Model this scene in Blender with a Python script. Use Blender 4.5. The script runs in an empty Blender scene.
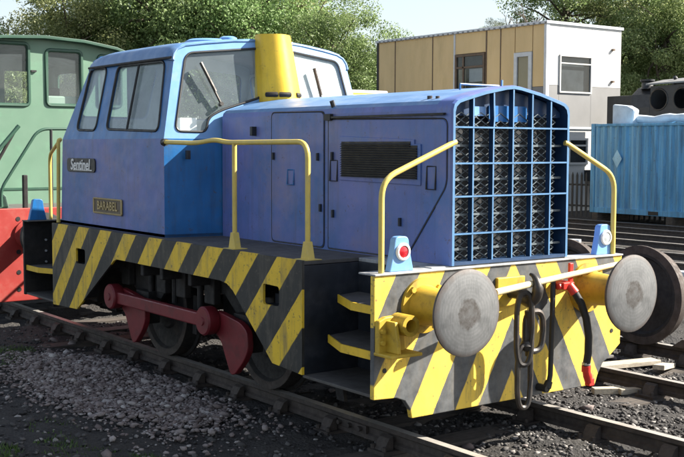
import bpy, bmesh, math, random
import numpy as np
from mathutils import Vector, Matrix
R = math.radians
random.seed(7); rng = np.random.default_rng(7)
sc = bpy.context.scene
COL = sc.collection

# ------------------------------------------------------------------ camera, sky, sun, exposure
CP = Vector((5.9248, -5.9474, 2.1308)); YAW, PITCH, ROLL = 0.6351, 0.0745, 0.0032
fw = Vector((-math.cos(YAW)*math.cos(PITCH), math.sin(YAW)*math.cos(PITCH), -math.sin(PITCH)))
rt = fw.cross(Vector((0, 0, 1))).normalized(); up = rt.cross(fw)
rt, up = rt*math.cos(ROLL)+up*math.sin(ROLL), up*math.cos(ROLL)-rt*math.sin(ROLL)
cd = bpy.data.cameras.new('camera'); cam = bpy.data.objects.new('camera', cd); COL.objects.link(cam)
cam.matrix_world = Matrix(((rt.x, up.x, -fw.x, CP.x), (rt.y, up.y, -fw.y, CP.y), (rt.z, up.z, -fw.z, CP.z), (0, 0, 0, 1)))
cd.sensor_width = 36; cd.lens = 1099.25/684*36; cd.clip_end = 3000; cd.clip_start = .1
sc.camera = cam
SUN = Vector((.70, 1.16, 1.0)).normalized()
world = bpy.data.worlds.new('World'); sc.world = world; world.use_nodes = True
wn = world.node_tree; bg = wn.nodes['Background']
sky = wn.nodes.new('ShaderNodeTexSky'); sky.sky_type = 'NISHITA'; sky.sun_disc = False
sky.sun_elevation = math.asin(SUN.z); sky.sun_rotation = math.atan2(SUN.x, SUN.y)
sky.air_density = 1.0; sky.dust_density = 1.1; sky.ozone_density = .6
hz = wn.nodes.new('ShaderNodeHueSaturation'); hz.inputs['Saturation'].default_value = .62   # thin haze whitens the whole sky
wn.links.new(sky.outputs[0], hz.inputs['Color']); wn.links.new(hz.outputs[0], bg.inputs[0]); bg.inputs[1].default_value = .066
sl = bpy.data.lights.new('sun', 'SUN'); sl.energy = 5.0; sl.angle = R(.5); sl.color = (1, .93, .82)
so = bpy.data.objects.new('sun', sl); COL.objects.link(so)
so.rotation_euler = SUN.to_track_quat('Z', 'Y').to_euler()
sc.view_settings.view_transform = 'Standard'; sc.view_settings.look = 'None'
sc.view_settings.exposure = 1.7; sc.view_settings.gamma = 1
sc.render.engine = 'CYCLES'

# ------------------------------------------------------------------ materials
MATS = {}
def nodes(name):
    m = bpy.data.materials.new(name); m.use_nodes = True; t = m.node_tree
    return m, t, t.nodes['Principled BSDF'], t.nodes.new, t.links.new
def ramp(t, fac, stops):
    r = t.nodes.new('ShaderNodeValToRGB'); e = r.color_ramp.elements
    while len(e) < len(stops): e.new(.5)
    for q, (p, c) in zip(e, stops): q.position = p; q.color = (*c, 1) if len(c) == 3 else c
    t.links.new(fac, r.inputs[0]); return r.outputs[0]
def noise(t, scale, detail=5, vec=None, rough=.6, stretch=None):
    n = t.nodes.new('ShaderNodeTexNoise'); n.inputs['Scale'].default_value = scale
    n.inputs['Detail'].default_value = detail; n.inputs['Roughness'].default_value = rough
    tc = t.nodes.new('ShaderNodeTexCoord'); src = tc.outputs['Object']
    if stretch:
        mp = t.nodes.new('ShaderNodeMapping'); mp.inputs['Scale'].default_value = stretch
        t.links.new(src, mp.inputs[0]); src = mp.outputs[0]
    t.links.new(src, n.inputs['Vector']); return n.outputs[0]
def mixc(t, fac, a, b, mode='MIX'):
    x = t.nodes.new('ShaderNodeMix'); x.data_type = 'RGBA'; x.blend_type = mode
    for sock, v in ((x.inputs[0], fac), (x.inputs[6], a), (x.inputs[7], b)):
        if hasattr(v, 'links'): t.links.new(v, sock)
        elif isinstance(v, (int, float)): sock.default_value = v
        else: sock.default_value = (*v, 1)
    return x.outputs[2]
def math_(t, op, a, b=None):
    x = t.nodes.new('ShaderNodeMath'); x.operation = op
    for i, v in enumerate((a, b)):
        if v is None: continue
        if hasattr(v, 'links'): t.links.new(v, x.inputs[i])
        else: x.inputs[i].default_value = v
    return x.outputs[0]
def bump(t, b, h, strength=.2, dist=.01):
    x = t.nodes.new('ShaderNodeBump'); x.inputs['Strength'].default_value = strength; x.inputs['Distance'].default_value = dist
    t.links.new(h, x.inputs['Height']); t.links.new(x.outputs[0], b.inputs['Normal'])
def mat(name, col, rough=.6, metal=0, var=.25, scale=6, dirt=None, dirt_amt=.35, dscale=3, bmp=.15, bscale=40, stretch=None, col2=None, spec=.5, coat=0, chips=None, runs=None, dent=0):
    """base colour with tonal drift, grime/rust patches and fine relief"""
    m, t, b, N, L = nodes(name)
    n1 = noise(t, scale, 6, stretch=stretch)
    hi = tuple(min(1, c*(1+var)) for c in col); lo = tuple(c*(1-var) for c in col)
    if col2: lo = col2
    c = ramp(t, n1, [(.3, lo), (.7, hi)])
    if dirt:
        n2 = noise(t, dscale, 9, rough=.72, stretch=stretch)
        f = ramp(t, n2, [(.62-dirt_amt*.3, (0, 0, 0)), (.74-dirt_amt*.2, (1, 1, 1))])
        f2 = math_(t, 'MULTIPLY', f, min(1, dirt_amt*1.6))
        c = mixc(t, f2, c, dirt)
    if runs:
        nr = noise(t, 5, 7, rough=.7, stretch=(2.2, 2.2, .18)); c = mixc(t, ramp(t, nr, [(.50, (0, 0, 0)), (.70, (.6, .6, .6))]), c, runs)
    if chips:
        nc = noise(t, 13, 9, rough=.8); c = mixc(t, ramp(t, nc, [(.60, (0, 0, 0)), (.635, (.75, .75, .75))]), c, chips)
    L(c, b.inputs['Base Color'])
    n3 = noise(t, bscale, 4)
    rr = ramp(t, noise(t, scale*2.3, 5), [(.3, (rough*.8,)*3), (.7, (min(1, rough*1.2),)*3)])
    L(rr, b.inputs['Roughness']); b.inputs['Metallic'].default_value = metal
    b.inputs['Specular IOR Level'].default_value = spec
    if coat: b.inputs['Coat Weight'].default_value = coat; b.inputs['Coat Roughness'].default_value = .25
    if dent: n3 = math_(t, 'ADD', math_(t, 'MULTIPLY', n3, .15), math_(t, 'MULTIPLY', noise(t, 2.6, 2), dent))
    if bmp: bump(t, b, n3, bmp if not dent else .5, .004 if not dent else .02)
    MATS[name] = m; return m
mat('blue', (.014, .135, .38), .4, dent=1, var=.18, scale=2.5, dirt=(.07, .13, .22), dirt_amt=.25, dscale=2.2, bmp=.06, bscale=14, chips=(.07, .07, .08), runs=(.03, .08, .18))
mat('blue_side', (.135, .155, .40), .4, dent=1, var=.14, scale=1.5, col2=(.03, .125, .34), dirt=(.20, .18, .31), dirt_amt=.42, dscale=1.9, bmp=.08, bscale=10, chips=(.09, .07, .08), runs=(.10, .12, .22))  # violet cast is ground bounce put into the paint; chips and runs are wear
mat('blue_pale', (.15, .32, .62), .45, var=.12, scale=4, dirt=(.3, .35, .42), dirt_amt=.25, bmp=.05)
mat('blue_roof', (.10, .21, .41), .38, var=.15, scale=3, dirt=(.24, .32, .44), dirt_amt=.4, bmp=.06, bscale=12)  # tops painted paler, with sky glare put into the colour
mat('yellow', (.72, .47, .03), .5, var=.1, scale=5, dirt=(.16, .10, .03), dirt_amt=.16, dscale=9, bmp=.1, chips=(.2, .13, .04), runs=(.45, .30, .04))
mat('yellow_dull', (.50, .33, .03), .55, var=.18, scale=5, dirt=(.09, .06, .025), dirt_amt=.35, dscale=7, bmp=.12)
mat('rail_yellow', (.62, .47, .11), .5, var=.12, scale=6, dirt=(.45, .38, .2), dirt_amt=.3, dscale=14, bmp=.05)
mat('black', (.018, .019, .021), .6, var=.4, scale=5, dirt=(.05, .045, .04), dirt_amt=.3)
mat('black_blue', (.014, .018, .026), .55, var=.4, scale=5, dirt=(.05, .05, .055), dirt_amt=.3, dscale=5)
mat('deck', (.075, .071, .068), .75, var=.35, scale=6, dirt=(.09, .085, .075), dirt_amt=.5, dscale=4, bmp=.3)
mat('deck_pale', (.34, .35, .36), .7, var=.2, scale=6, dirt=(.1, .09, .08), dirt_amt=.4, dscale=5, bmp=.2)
mat('grime', (.011, .010, .010), .75, var=.5, scale=7, dirt=(.028, .023, .019), dirt_amt=.4, bmp=.3)
mat('red_rod', (.16, .012, .018), .5, var=.2, scale=4, dirt=(.05, .01, .012), dirt_amt=.35, dscale=6, bmp=.06)
mat('red', (.55, .03, .02), .45, var=.12, scale=6, dirt=(.2, .02, .02), dirt_amt=.2, bmp=.05)
mat('red_beam', (.32, .030, .024), .6, var=.15, scale=3, dirt=(.3, .09, .07), dirt_amt=.4, bmp=.1)
mat('lens_red', (.5, .02, .03), .15, var=.05, bmp=0)
mat('lens_clear', (.55, .6, .62), .2, var=.1, bmp=0)
mat('white_rim', (.72, .74, .74), .5, var=.08, bmp=.03)
mat('rubber', (.014, .014, .015), .55, var=.2, bmp=.1)
mat('steel_dark', (.05, .046, .043), .5, metal=.5, var=.35, scale=9, dirt=(.09, .05, .03), dirt_amt=.35, bmp=.25)
mat('chrome', (.45, .45, .44), .35, metal=.8, var=.1, bmp=0)
mat('rust', (.066, .052, .045), .8, var=.4, scale=9, dirt=(.045, .03, .024), dirt_amt=.5, dscale=6, bmp=.5, bscale=60)
mat('wheel_face', (.018, .017, .017), .75, var=.4, scale=9, dirt=(.06, .04, .03), dirt_amt=.3, bmp=.3)
mat('rail_side', (.052, .041, .035), .8, var=.35, scale=12, dirt=(.028, .024, .022), dirt_amt=.5, dscale=8, bmp=.5, bscale=70)
mat('rail_top', (.36, .34, .31), .45, metal=.2, var=.15, scale=12, dirt=(.2, .13, .09), dirt_amt=.35, bmp=.1)
mat('sleeper', (.07, .058, .048), .9, var=.4, scale=5, stretch=(6, 1, 6), dirt=(.035, .03, .028), dirt_amt=.5, bmp=.6, bscale=30)
mat('timber', (.42, .37, .29), .85, var=.25, scale=5, stretch=(2, 10, 10), dirt=(.2, .17, .13), dirt_amt=.4, bmp=.4)
mat('stone', (.20, .175, .175), .9, var=.35, scale=2.2, dirt=(.12, .09, .08), dirt_amt=.35, dscale=5, bmp=.4)
mat('ash', (.058, .056, .056), .95, var=.4, scale=30, bmp=.4)
mat('cream', (.66, .49, .26), .8, var=.09, scale=1.1, stretch=(1, 1, .25), dirt=(.50, .37, .19), dirt_amt=.35, dscale=1.2, bmp=.15)
mat('panel_white', (.52, .515, .50), .6, var=.03, scale=1, dirt=(.50, .49, .46), dirt_amt=.25, dscale=1.5, bmp=.03)
mat('panel_grey', (.20, .20, .20), .7, var=.05, scale=1, dirt=(.18, .177, .172), dirt_amt=.25, dscale=1.3, bmp=.05)
mat('trim_dark', (.05, .05, .05), .8, var=.3, bmp=.1)
mat('trim_pale', (.55, .58, .62), .6, var=.1, bmp=.05)
mat('trim_brown', (.14, .10, .07), .8, var=.2, bmp=.05)
mat('curtain', (.45, .42, .34), .9, var=.25, scale=1.8, bmp=.1)
mat('room_dark', (.05, .055, .06), .9, var=.5, scale=1.5, bmp=0)
mat('container', (.12, .37, .62), .6, var=.3, scale=1.6, stretch=(2, 2, .2), dirt=(.07, .22, .36), dirt_amt=.45, dscale=2.2, bmp=.1, chips=(.10, .05, .03), runs=(.09, .10, .12))
mat('container_pale', (.36, .60, .74), .6, var=.2, scale=1.6, bmp=.05, chips=(.10, .06, .04), runs=(.12, .28, .42))
mat('container_faded', (.20, .46, .68), .6, var=.2, scale=1.6, stretch=(1, 1, .2), dirt=(.10, .30, .5), dirt_amt=.3, dscale=1.3, bmp=.1, chips=(.10, .05, .03), runs=(.10, .16, .22))
mat('tarp', (.55, .62, .68), .65, var=.12, scale=4, dirt=(.35, .4, .45), dirt_amt=.3, bmp=.3, bscale=10)
mat('loco_black', (.02, .022, .026), .5, var=.3, bmp=.05)
mat('green', (.11, .20, .14), .5, var=.07, scale=1.5, dirt=(.13, .30, .18), dirt_amt=.25, dscale=2, bmp=.04)
mat('green_dark', (.022, .07, .045), .5, var=.12, scale=2, bmp=.05)
mat('green_inside', (.22, .30, .24), .8, var=.1, scale=2, bmp=0)
mat('cab_inside', (.50, .58, .62), .7, var=.1, scale=2, bmp=0)
mat('bark', (.08, .062, .045), .95, var=.35, scale=4, stretch=(3, 3, .5), bmp=.6, bscale=14)
mat('plate_black', (.012, .012, .014), .45, var=.2, bmp=.05)
mat('brass', (.42, .33, .16), .45, metal=.4, var=.15, bmp=.05)
mat('plate_brown', (.10, .075, .05), .5, var=.2, bmp=.05)
mat('plate_white', (.75, .75, .72), .5, var=.05, bmp=0)
mat('shelf_white', (.8, .8, .78), .7, var=.05, bmp=.05)
mat('pole_cream', (.66, .55, .33), .55, var=.1, scale=8, stretch=(3, 3, 3), dirt=(.4, .33, .2), dirt_amt=.3, bmp=.1)

def glass(name, tint=(.9, .95, .96), gl=.12):
    m, t, b, N, L = nodes(name)
    tr = N('ShaderNodeBsdfTransparent'); tr.inputs[0].default_value = (*tint, 1)
    g = N('ShaderNodeBsdfGlossy'); g.inputs['Roughness'].default_value = .03
    df = N('ShaderNodeBsdfDiffuse'); df.inputs[0].default_value = (.62, .74, .80, 1)
    lw = N('ShaderNodeLayerWeight'); lw.inputs[0].default_value = .5
    fr = math_(t, 'ADD', math_(t, 'MULTIPLY', math_(t, 'POWER', lw.outputs['Facing'], 5.0), .9), .045)
    mx = N('ShaderNodeMixShader'); L(fr, mx.inputs[0]); L(tr.outputs[0], mx.inputs[1]); L(g.outputs[0], mx.inputs[2])
    mx2 = N('ShaderNodeMixShader')                                   # dusty film; strong on cab panes, painting in reflections and interior light
    f = ramp(t, noise(t, 5, 6), [(.35, (gl*.85,)*3), (.75, (gl*1.2,)*3)])
    L(f, mx2.inputs[0]); L(mx.outputs[0], mx2.inputs[1]); L(df.outputs[0], mx2.inputs[2])
    L(mx2.outputs[0], t.nodes['Material Output'].inputs[0]); MATS[name] = m
glass('glass', gl=.13); glass('glass_pale_film', gl=.34); glass('glass_clear', gl=.06); glass('glass_glare', gl=.5); mat('blue_lit_edge', (.075, .19, .36), .5, var=.2, scale=8, bmp=.05); mat('blue_shade', (.010, .04, .105), .5, var=.25, scale=6, bmp=.05); mat('core', (.005, .007, .011), .7, var=.3, bmp=0); mat('mesh_steel', (.12, .145, .16), .5, metal=.2, var=.2, bmp=0); glass('glass_dark', (.6, .65, .68), .012)  # grille blues: sunlit edges and shaded depths are put into the colour

def hazard(name, kind, yel, blk, yd, bd):
    m, t, b, N, L = nodes(name)
    tc = N('ShaderNodeTexCoord'); s = N('ShaderNodeSeparateXYZ'); L(tc.outputs['Object'], s.inputs[0])
    wob = math_(t, 'MULTIPLY', math_(t, 'SUBTRACT', noise(t, 9, 3), .5), .018)
    if kind == 'side': u = math_(t, 'SUBTRACT', s.outputs[0], math_(t, 'MULTIPLY', s.outputs[2], .93)); per, off, fr = .551, .623*.551, .49
    else: u = math_(t, 'ADD', math_(t, 'ABSOLUTE', math_(t, 'SUBTRACT', s.outputs[1], .04)), math_(t, 'MULTIPLY', s.outputs[2], .54)); per, off, fr = .455, .907, .52
    u = math_(t, 'ADD', u, wob)
    f = math_(t, 'FLOORED_MODULO', math_(t, 'DIVIDE', math_(t, 'SUBTRACT', u, off), per), 1.0)
    sel = ramp(t, math_(t, 'SUBTRACT', f, fr-.5), [(.49, (1, 1, 1)), (.51, (0, 0, 0))])
    # soften the other edge as well
    nz = noise(t, 6, 8, rough=.7); nf = noise(t, 22, 8, rough=.75); ns = noise(t, 8, 8, rough=.7, stretch=(1.5, 1.5, .25))
    cy = mixc(t, ramp(t, nz, [(.42, (0, 0, 0)), (.75, (.7, .7, .7))]), yel, yd)
    cb = mixc(t, ramp(t, nz, [(.35, (0, 0, 0)), (.65, (1, 1, 1))]), blk, bd)
    c = mixc(t, sel, cb, cy)
    c = mixc(t, ramp(t, nf, [(.585, (0, 0, 0)), (.63, (.75, .75, .75))]), c, (.08, .07, .055))       # chips
    c = mixc(t, ramp(t, ns, [(.48, (0, 0, 0)), (.68, (.6, .6, .6))]), c, (.12, .105, .08))        # runs of dirt
    L(c, b.inputs['Base Color']); L(ramp(t, nz, [(.3, (.42,)*3), (.7, (.7,)*3)]), b.inputs['Roughness'])
    bump(t, b, nf, .12, .004); MATS[name] = m
hazard('hazard_side', 'side', (.80, .53, .03), (.016, .017, .016), (.62, .40, .03), (.03, .03, .028))
hazard('hazard_front', 'front', (.80, .55, .065), (.042, .047, .052), (.68, .47, .08), (.12, .125, .13))

def buffer_mat():
    m, t, b, N, L = nodes('buffer_face')
    tc = N('ShaderNodeTexCoord'); n = noise(t, 9, 8, rough=.7)
    g = N('ShaderNodeVectorMath'); g.operation = 'LENGTH'; L(tc.outputs['Object'], g.inputs[0])
    d = math_(t, 'ADD', g.outputs['Value'], math_(t, 'MULTIPLY', math_(t, 'SUBTRACT', n, .5), .10))
    c = ramp(t, n, [(.3, (.085, .089, .092)), (.7, (.17, .174, .178))])
    worn = ramp(t, d, [(.03, (.45, .45, .45)), (.06, (1, 1, 1)), (.10, (1, 1, 1)), (.115, (0, 0, 0))])
    patch = math_(t, 'MULTIPLY', worn, ramp(t, noise(t, 26, 8, rough=.7), [(.35, (.35,)*3), (.6, (1, 1, 1))]))
    nsr = noise(t, 30, 6, rough=.7, stretch=(1, 3, .5)); c = mixc(t, ramp(t, nsr, [(.5, (0, 0, 0)), (.7, (.5, .5, .5))]), c, (.215, .218, .22))
    rg = math_(t, 'MULTIPLY', math_(t, 'ADD', math_(t, 'SINE', math_(t, 'MULTIPLY', g.outputs['Value'], 260)), 1), .16); c = mixc(t, math_(t, 'MULTIPLY', rg, n), c, (.05, .05, .05))
    c = mixc(t, ramp(t, d, [(.262, (0, 0, 0)), (.30, (.75, .75, .75))]), c, (.075, .055, .045))
    c = mixc(t, patch, c, (.05, .044, .04))
    L(c, b.inputs['Base Color']); b.inputs['Metallic'].default_value = .25
    L(ramp(t, n, [(.3, (.5,)*3), (.7, (.7,)*3)]), b.inputs['Roughness']); bump(t, b, n, .25, .006); MATS['buffer_face'] = m
buffer_mat()

def leafmat(name, c1, c2, trans=.4):
    m, t, b, N, L = nodes(name)
    oi = N('ShaderNodeObjectInfo'); gi = N('ShaderNodeNewGeometry')
    c = ramp(t, gi.outputs['Random Per Island'], [(0, c1), (1, c2)])
    hs = N('ShaderNodeHueSaturation'); L(c, hs.inputs['Color'])
    L(math_(t, 'ADD', math_(t, 'MULTIPLY', oi.outputs['Random'], .035), .485), hs.inputs['Hue'])
    L(math_(t, 'ADD', math_(t, 'MULTIPLY', oi.outputs['Random'], .5), .75), hs.inputs['Value'])
    b.inputs['Roughness'].default_value = .5; L(hs.outputs[0], b.inputs['Base Color'])
    tl = N('ShaderNodeBsdfTranslucent'); L(hs.outputs[0], tl.inputs[0])
    mx = N('ShaderNodeMixShader'); mx.inputs[0].default_value = trans
    L(b.outputs[0], mx.inputs[1]); L(tl.outputs[0], mx.inputs[2]); L(mx.outputs[0], t.nodes['Material Output'].inputs[0]); MATS[name] = m
leafmat('leaf', (.11, .17, .055), (.30, .39, .16), .5); leafmat('leaf_dark', (.09, .13, .045), (.25, .29, .12), .45)
leafmat('leaf_autumn', (.15, .19, .07), (.36, .38, .17), .5); leafmat('grass', (.05, .10, .02), (.12, .2, .05))

def ground_mat():
    m, t, b, N, L = nodes('yard')
    big = noise(t, .35, 6); mid = noise(t, 5, 6); fine = noise(t, 60, 6, rough=.75)
    v = N('ShaderNodeTexVoronoi'); v.inputs['Scale'].default_value = 34
    tc = N('ShaderNodeTexCoord'); L(tc.outputs['Object'], v.inputs['Vector'])
    c = ramp(t, fine, [(.3, (.028, .028, .03)), (.55, (.06, .058, .057)), (.8, (.15, .145, .14))])
    c = mixc(t, ramp(t, mid, [(.45, (0, 0, 0)), (.75, (.5, .5, .5))]), c, (.095, .088, .08))
    c = mixc(t, ramp(t, big, [(.45, (0, 0, 0)), (.7, (.6, .6, .6))]), c, (.075, .065, .055))
    L(c, b.inputs['Base Color']); b.inputs['Roughness'].default_value = .95; b.inputs['Specular IOR Level'].default_value = .2
    h = math_(t, 'ADD', fine, math_(t, 'MULTIPLY', v.outputs['Distance'], .8))
    bump(t, b, h, .9, .025); MATS['yard'] = m
ground_mat()

# ------------------------------------------------------------------ mesh helpers
class MB:
    def __init__(s): s.v = []; s.f = []; s.sm = []
    def add(s, v, f, smooth=False):
        o = len(s.v); s.v += [tuple(p) for p in v]; s.f += [tuple(i+o for i in q) for q in f]; s.sm += [smooth]*len(f); return s
    def box(s, x0, x1, y0, y1, z0, z1):
        v = [(x, y, z) for z in (z0, z1) for y in (y0, y1) for x in (x0, x1)]
        return s.add(v, [(0, 2, 3, 1), (4, 5, 7, 6), (0, 1, 5, 4), (2, 6, 7, 3), (0, 4, 6, 2), (1, 3, 7, 5)])
    def prism(s, pts, d):
        """closed 3-D polygon swept along vector d"""
        n = len(pts); d = Vector(d); a = [Vector(p) for p in pts]; b = [p+d for p in a]
        return s.add(a+b, [tuple(range(n))[::-1], tuple(range(n, 2*n))]+[(i, (i+1) % n, n+(i+1) % n, n+i) for i in range(n)])
    def tube(s, path, r, seg=8, closed=False, cap=True):
        P = [Vector(p) for p in path]; n = len(P); rr = r if hasattr(r, '__len__') else [r]*n
        v = []; T = []
        for i in range(n):
            if closed: t = P[(i+1) % n]-P[i-1]
            else: t = P[min(i+1, n-1)]-P[max(i-1, 0)]
            T.append(t.normalized())
        a = T[0].orthogonal().normalized()
        for i in range(n):
            a = (a-T[i]*a.dot(T[i])); a = a.normalized() if a.length > 1e-6 else T[i].orthogonal().normalized()
            b = T[i].cross(a)
            for k in range(seg):
                w = 2*math.pi*k/seg; v.append(P[i]+(a*math.cos(w)+b*math.sin(w))*rr[i])
        f = [(i*seg+k, i*seg+(k+1) % seg, ((i+1) % n)*seg+(k+1) % seg, ((i+1) % n)*seg+k) for i in range(n if closed else n-1) for k in range(seg)]
        s.add(v, f, True)
        if cap and not closed:
            s.add(v[:seg], [tuple(range(seg))[::-1]]); s.add(v[-seg:], [tuple(range(seg))])
        return s
    def lathe(s, prof, o, ax, seg=32, smooth=True):
        """profile [(along, radius)] round axis ax at o"""
        o = Vector(o); ax = Vector(ax).normalized(); a = ax.orthogonal().normalized(); b = ax.cross(a); v = []
        for d, r in prof:
            for k in range(seg):
                w = 2*math.pi*k/seg; v.append(o+ax*d+(a*math.cos(w)+b*math.sin(w))*max(r, 1e-4))
        f = [(i*seg+k, i*seg+(k+1) % seg, (i+1)*seg+(k+1) % seg, (i+1)*seg+k) for i in range(len(prof)-1) for k in range(seg)]
        s.add(v, f, smooth); return s
    def cyl(s, p0, p1, r, seg=16):
        p0, p1 = Vector(p0), Vector(p1); L = (p1-p0).length
        return s.lathe([(0, 0), (0, r), (L, r), (L, 0)], p0, p1-p0, seg, False)
    def grid(s, rows, smooth=True):
        n = len(rows[0]); v = [p for r in rows for p in r]
        return s.add(v, [(i*n+k, i*n+k+1, (i+1)*n+k+1, (i+1)*n+k) for i in range(len(rows)-1) for k in range(n-1)], smooth)
    def mesh(s, name):
        me = bpy.data.meshes.new(name); me.from_pydata([tuple(p) for p in s.v], [], s.f)
        me.polygons.foreach_set('use_smooth', s.sm); me.update()
        bm = bmesh.new(); bm.from_mesh(me); bmesh.ops.recalc_face_normals(bm, faces=bm.faces); 
        for e in bm.edges:
            if len(e.link_faces) == 2 and e.calc_face_angle(0) > .65: e.smooth = False
        bm.to_mesh(me); bm.free()
        return me

def mk(name, me, m, parent=None, bevel=0, kind=None):
    if isinstance(me, MB): me = me.mesh(name)
    if m and not me.materials: me.materials.append(MATS[m])
    o = bpy.data.objects.new(name, me); COL.objects.link(o)
    if parent is not None:
        o.parent = parent; base = parent
        off = Vector((0, 0, 0))
        while base is not None: off += base.location; base = base.parent
        o.location = -off
    if bevel:
        b = o.modifiers.new('bevel', 'BEVEL'); b.width = bevel; b.segments = 2; b.limit_method = 'ANGLE'; b.angle_limit = R(40)
    if kind: o['kind'] = kind
    return o
def thing(name, label, cat, loc=(0, 0, 0), group=None):
    o = bpy.data.objects.new(name, None); COL.objects.link(o); o.location = loc; o.empty_display_size = .2
    return tag(o, label, cat, group)
def tag(o, label, cat, group=None):
    o['label'] = label; o['category'] = cat
    if group: o['group'] = group
    return o
def struct(name, me, m): return mk(name, me, m, kind='structure')

def rounded(pts, r, seg=5):
    """2-D polygon with rounded corners"""
    out = []; n = len(pts); rr = r if hasattr(r, '__len__') else [r]*n
    for i in range(n):
        p = Vector(pts[i]); a = (Vector(pts[i-1])-p); b = (Vector(pts[(i+1) % n])-p)
        q = min(rr[i], a.length*.49, b.length*.49)
        if q < 1e-4: out.append(p); continue
        p0 = p+a.normalized()*q; p1 = p+b.normalized()*q
        for k in range(seg+1):
            u = k/seg; out.append(p0*(1-u)**2+p*2*u*(1-u)+p1*u*u)
    return [(q[0], q[1]) for q in out]
def panel(name, outer, holes, outward, th, m, parent, inner=None):
    """flat 3-D panel with openings, thickened inwards"""
    bm = bmesh.new(); es = []
    for loop in [outer]+holes:
        vs = [bm.verts.new(p) for p in loop]
        es += [bm.edges.new((vs[i], vs[(i+1) % len(vs)])) for i in range(len(vs))]
    n = Vector(outward).normalized()
    bmesh.ops.triangle_fill(bm, use_beauty=True, use_dissolve=False, edges=es, normal=n)
    bmesh.ops.recalc_face_normals(bm, faces=bm.faces)
    if sum((f.normal.dot(n)*f.calc_area() for f in bm.faces)) < 0: bmesh.ops.reverse_faces(bm, faces=bm.faces)
    me = bpy.data.meshes.new(name); bm.to_mesh(me); bm.free()
    o = mk(name, me, m, parent)
    s = o.modifiers.new('solid', 'SOLIDIFY'); s.thickness = th; s.offset = -1
    if inner: me.materials.append(MATS[inner]); s.material_offset = 1
    return o
def window(loop, outward, parent, gm='glass', fm='rubber', r=.016, inset=.02, fname='window_frame'):
    n = Vector(outward).normalized(); L = [Vector(p) for p in loop]
    fr = mk(fname, MB().tube(L, r, 6, True), fm, parent)
    mk('pane', MB().add([p-n*inset for p in L], [tuple(range(len(L)))]), gm, fr)
    return fr
def text_mesh(s, size, depth, shear=0, sx=1, spacing=1):
    c = bpy.data.curves.new('lettering', 'FONT'); c.body = s; c.size = size; c.extrude = depth; c.align_x = 'CENTER'; c.align_y = 'CENTER'
    c.shear = shear; c.space_character = spacing; c.resolution_u = 3; c.offset = size*.018
    o = bpy.data.objects.new('lettering', c); COL.objects.link(o)
    dg = bpy.context.evaluated_depsgraph_get(); me = bpy.data.meshes.new_from_object(o.evaluated_get(dg))
    bpy.data.objects.remove(o); bpy.data.curves.remove(c)
    for v in me.vertices: v.co.x *= sx
    me.materials.clear(); return me

# ------------------------------------------------------------------ ground and tracks
GZ = -.19
def ground():
    xs = np.concatenate([[-1500, -400, -120, -60, -40], np.arange(-30, -9, 1.0), np.arange(-9, 4, .09), [4.5, 6, 9, 20, 80, 400]])
    ys = np.concatenate([[-400, -60, -15, -8], np.arange(-5, 6.5, .09), np.arange(7, 26, 1.0), [30, 60, 200, 600, 1500]])
    X, Y = np.meshgrid(xs, ys); Z = np.full(X.shape, GZ)
    near = (X > -9.2) & (X < 4.2) & (Y > -5) & (Y < 6.5)
    w = .018*np.sin(X*2.1+1.3*np.sin(Y*1.7))+.015*np.sin(Y*3.3+X)+.012*rng.standard_normal(X.shape)
    Z[near] += w[near]
    for cyl_, wd in ((0, .62), (3.14, .62)):                         # hollows between the rails
        Z[near & (abs(Y-cyl_) < wd)] += -.0
    Z += np.where(near, .035*np.exp(-((Y-1.57)/.5)**2), 0)
    # heap under the stones
    hp = np.exp(-(((X+3.7)/1.5)**4+((Y+1.45)/.55)**2)); Z += np.where(near, .06*hp, 0)
    nx = len(xs); v = np.stack([X, Y, Z], -1).reshape(-1, 3)
    m = MB(); m.v = [tuple(p) for p in v]
    m.f = [(j*nx+i, j*nx+i+1, (j+1)*nx+i+1, (j+1)*nx+i) for j in range(len(ys)-1) for i in range(nx-1)]; m.sm = [True]*len(m.f)
    struct('ground', m, 'yard'); return
ground()
def hgt(x, y):
    return GZ+.035*math.exp(-((y-1.57)/.5)**2)+.06*math.exp(-(((x+3.7)/1.5)**4+((y+1.45)/.55)**2))+.018*math.sin(x*2.1+1.3*math.sin(y*1.7))+.015*math.sin(y*3.3+x)

def rail_mesh(x0, x1):
    prof = [(-.035, 0), (-.036, -.034), (-.028, -.044), (-.010, -.05), (-.010, -.098), (-.030, -.112), (-.033, -.142),
            (.033, -.142), (.030, -.112), (.010, -.098), (.010, -.05), (.028, -.044), (.036, -.034), (.035, 0)]
    m = MB().prism([(x0, y, z) for y, z in prof], (x1-x0, 0, 0)); me = m.mesh('rail')
    me.materials.append(MATS['rail_side']); me.materials.append(MATS['rail_top'])
    for p in me.polygons:
        if p.normal.z > .9 and p.center.z > -.01: p.material_index = 1
    return me
def chair_mesh():
    m = MB(); m.box(-.10, .10, -.17, .17, -.178, -.148)
    for s in (-1, 1):
        m.prism([(-.06, s*.045, -.148), (-.06, s*.14, -.148), (-.06, s*.085, -.06), (-.06, s*.048, -.045)], (.12, 0, 0))
    m.box(-.05, .05, .04, .085, -.135, -.055)                        # key
    for sx in (-1, 1):
        m.cyl((sx*.07, -.14, -.15), (sx*.07, -.14, -.115), .018, 6); m.cyl((sx*.07, .14, -.15), (sx*.07, .14, -.115), .018, 6)
    return m.mesh('rail_chair')
CH = chair_mesh(); CH.materials.append(MATS['rail_side'])
SLP = MB().box(-.125, .125, -1.3, 1.3, -.30, -.178).mesh('sleeper'); SLP.materials.append(MATS['sleeper'])
SLP2 = MB().box(-.125, .125, -1.3, 1.3, -.30, -.165).mesh('sleeper'); SLP2.materials.append(MATS['sleeper'])
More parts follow.
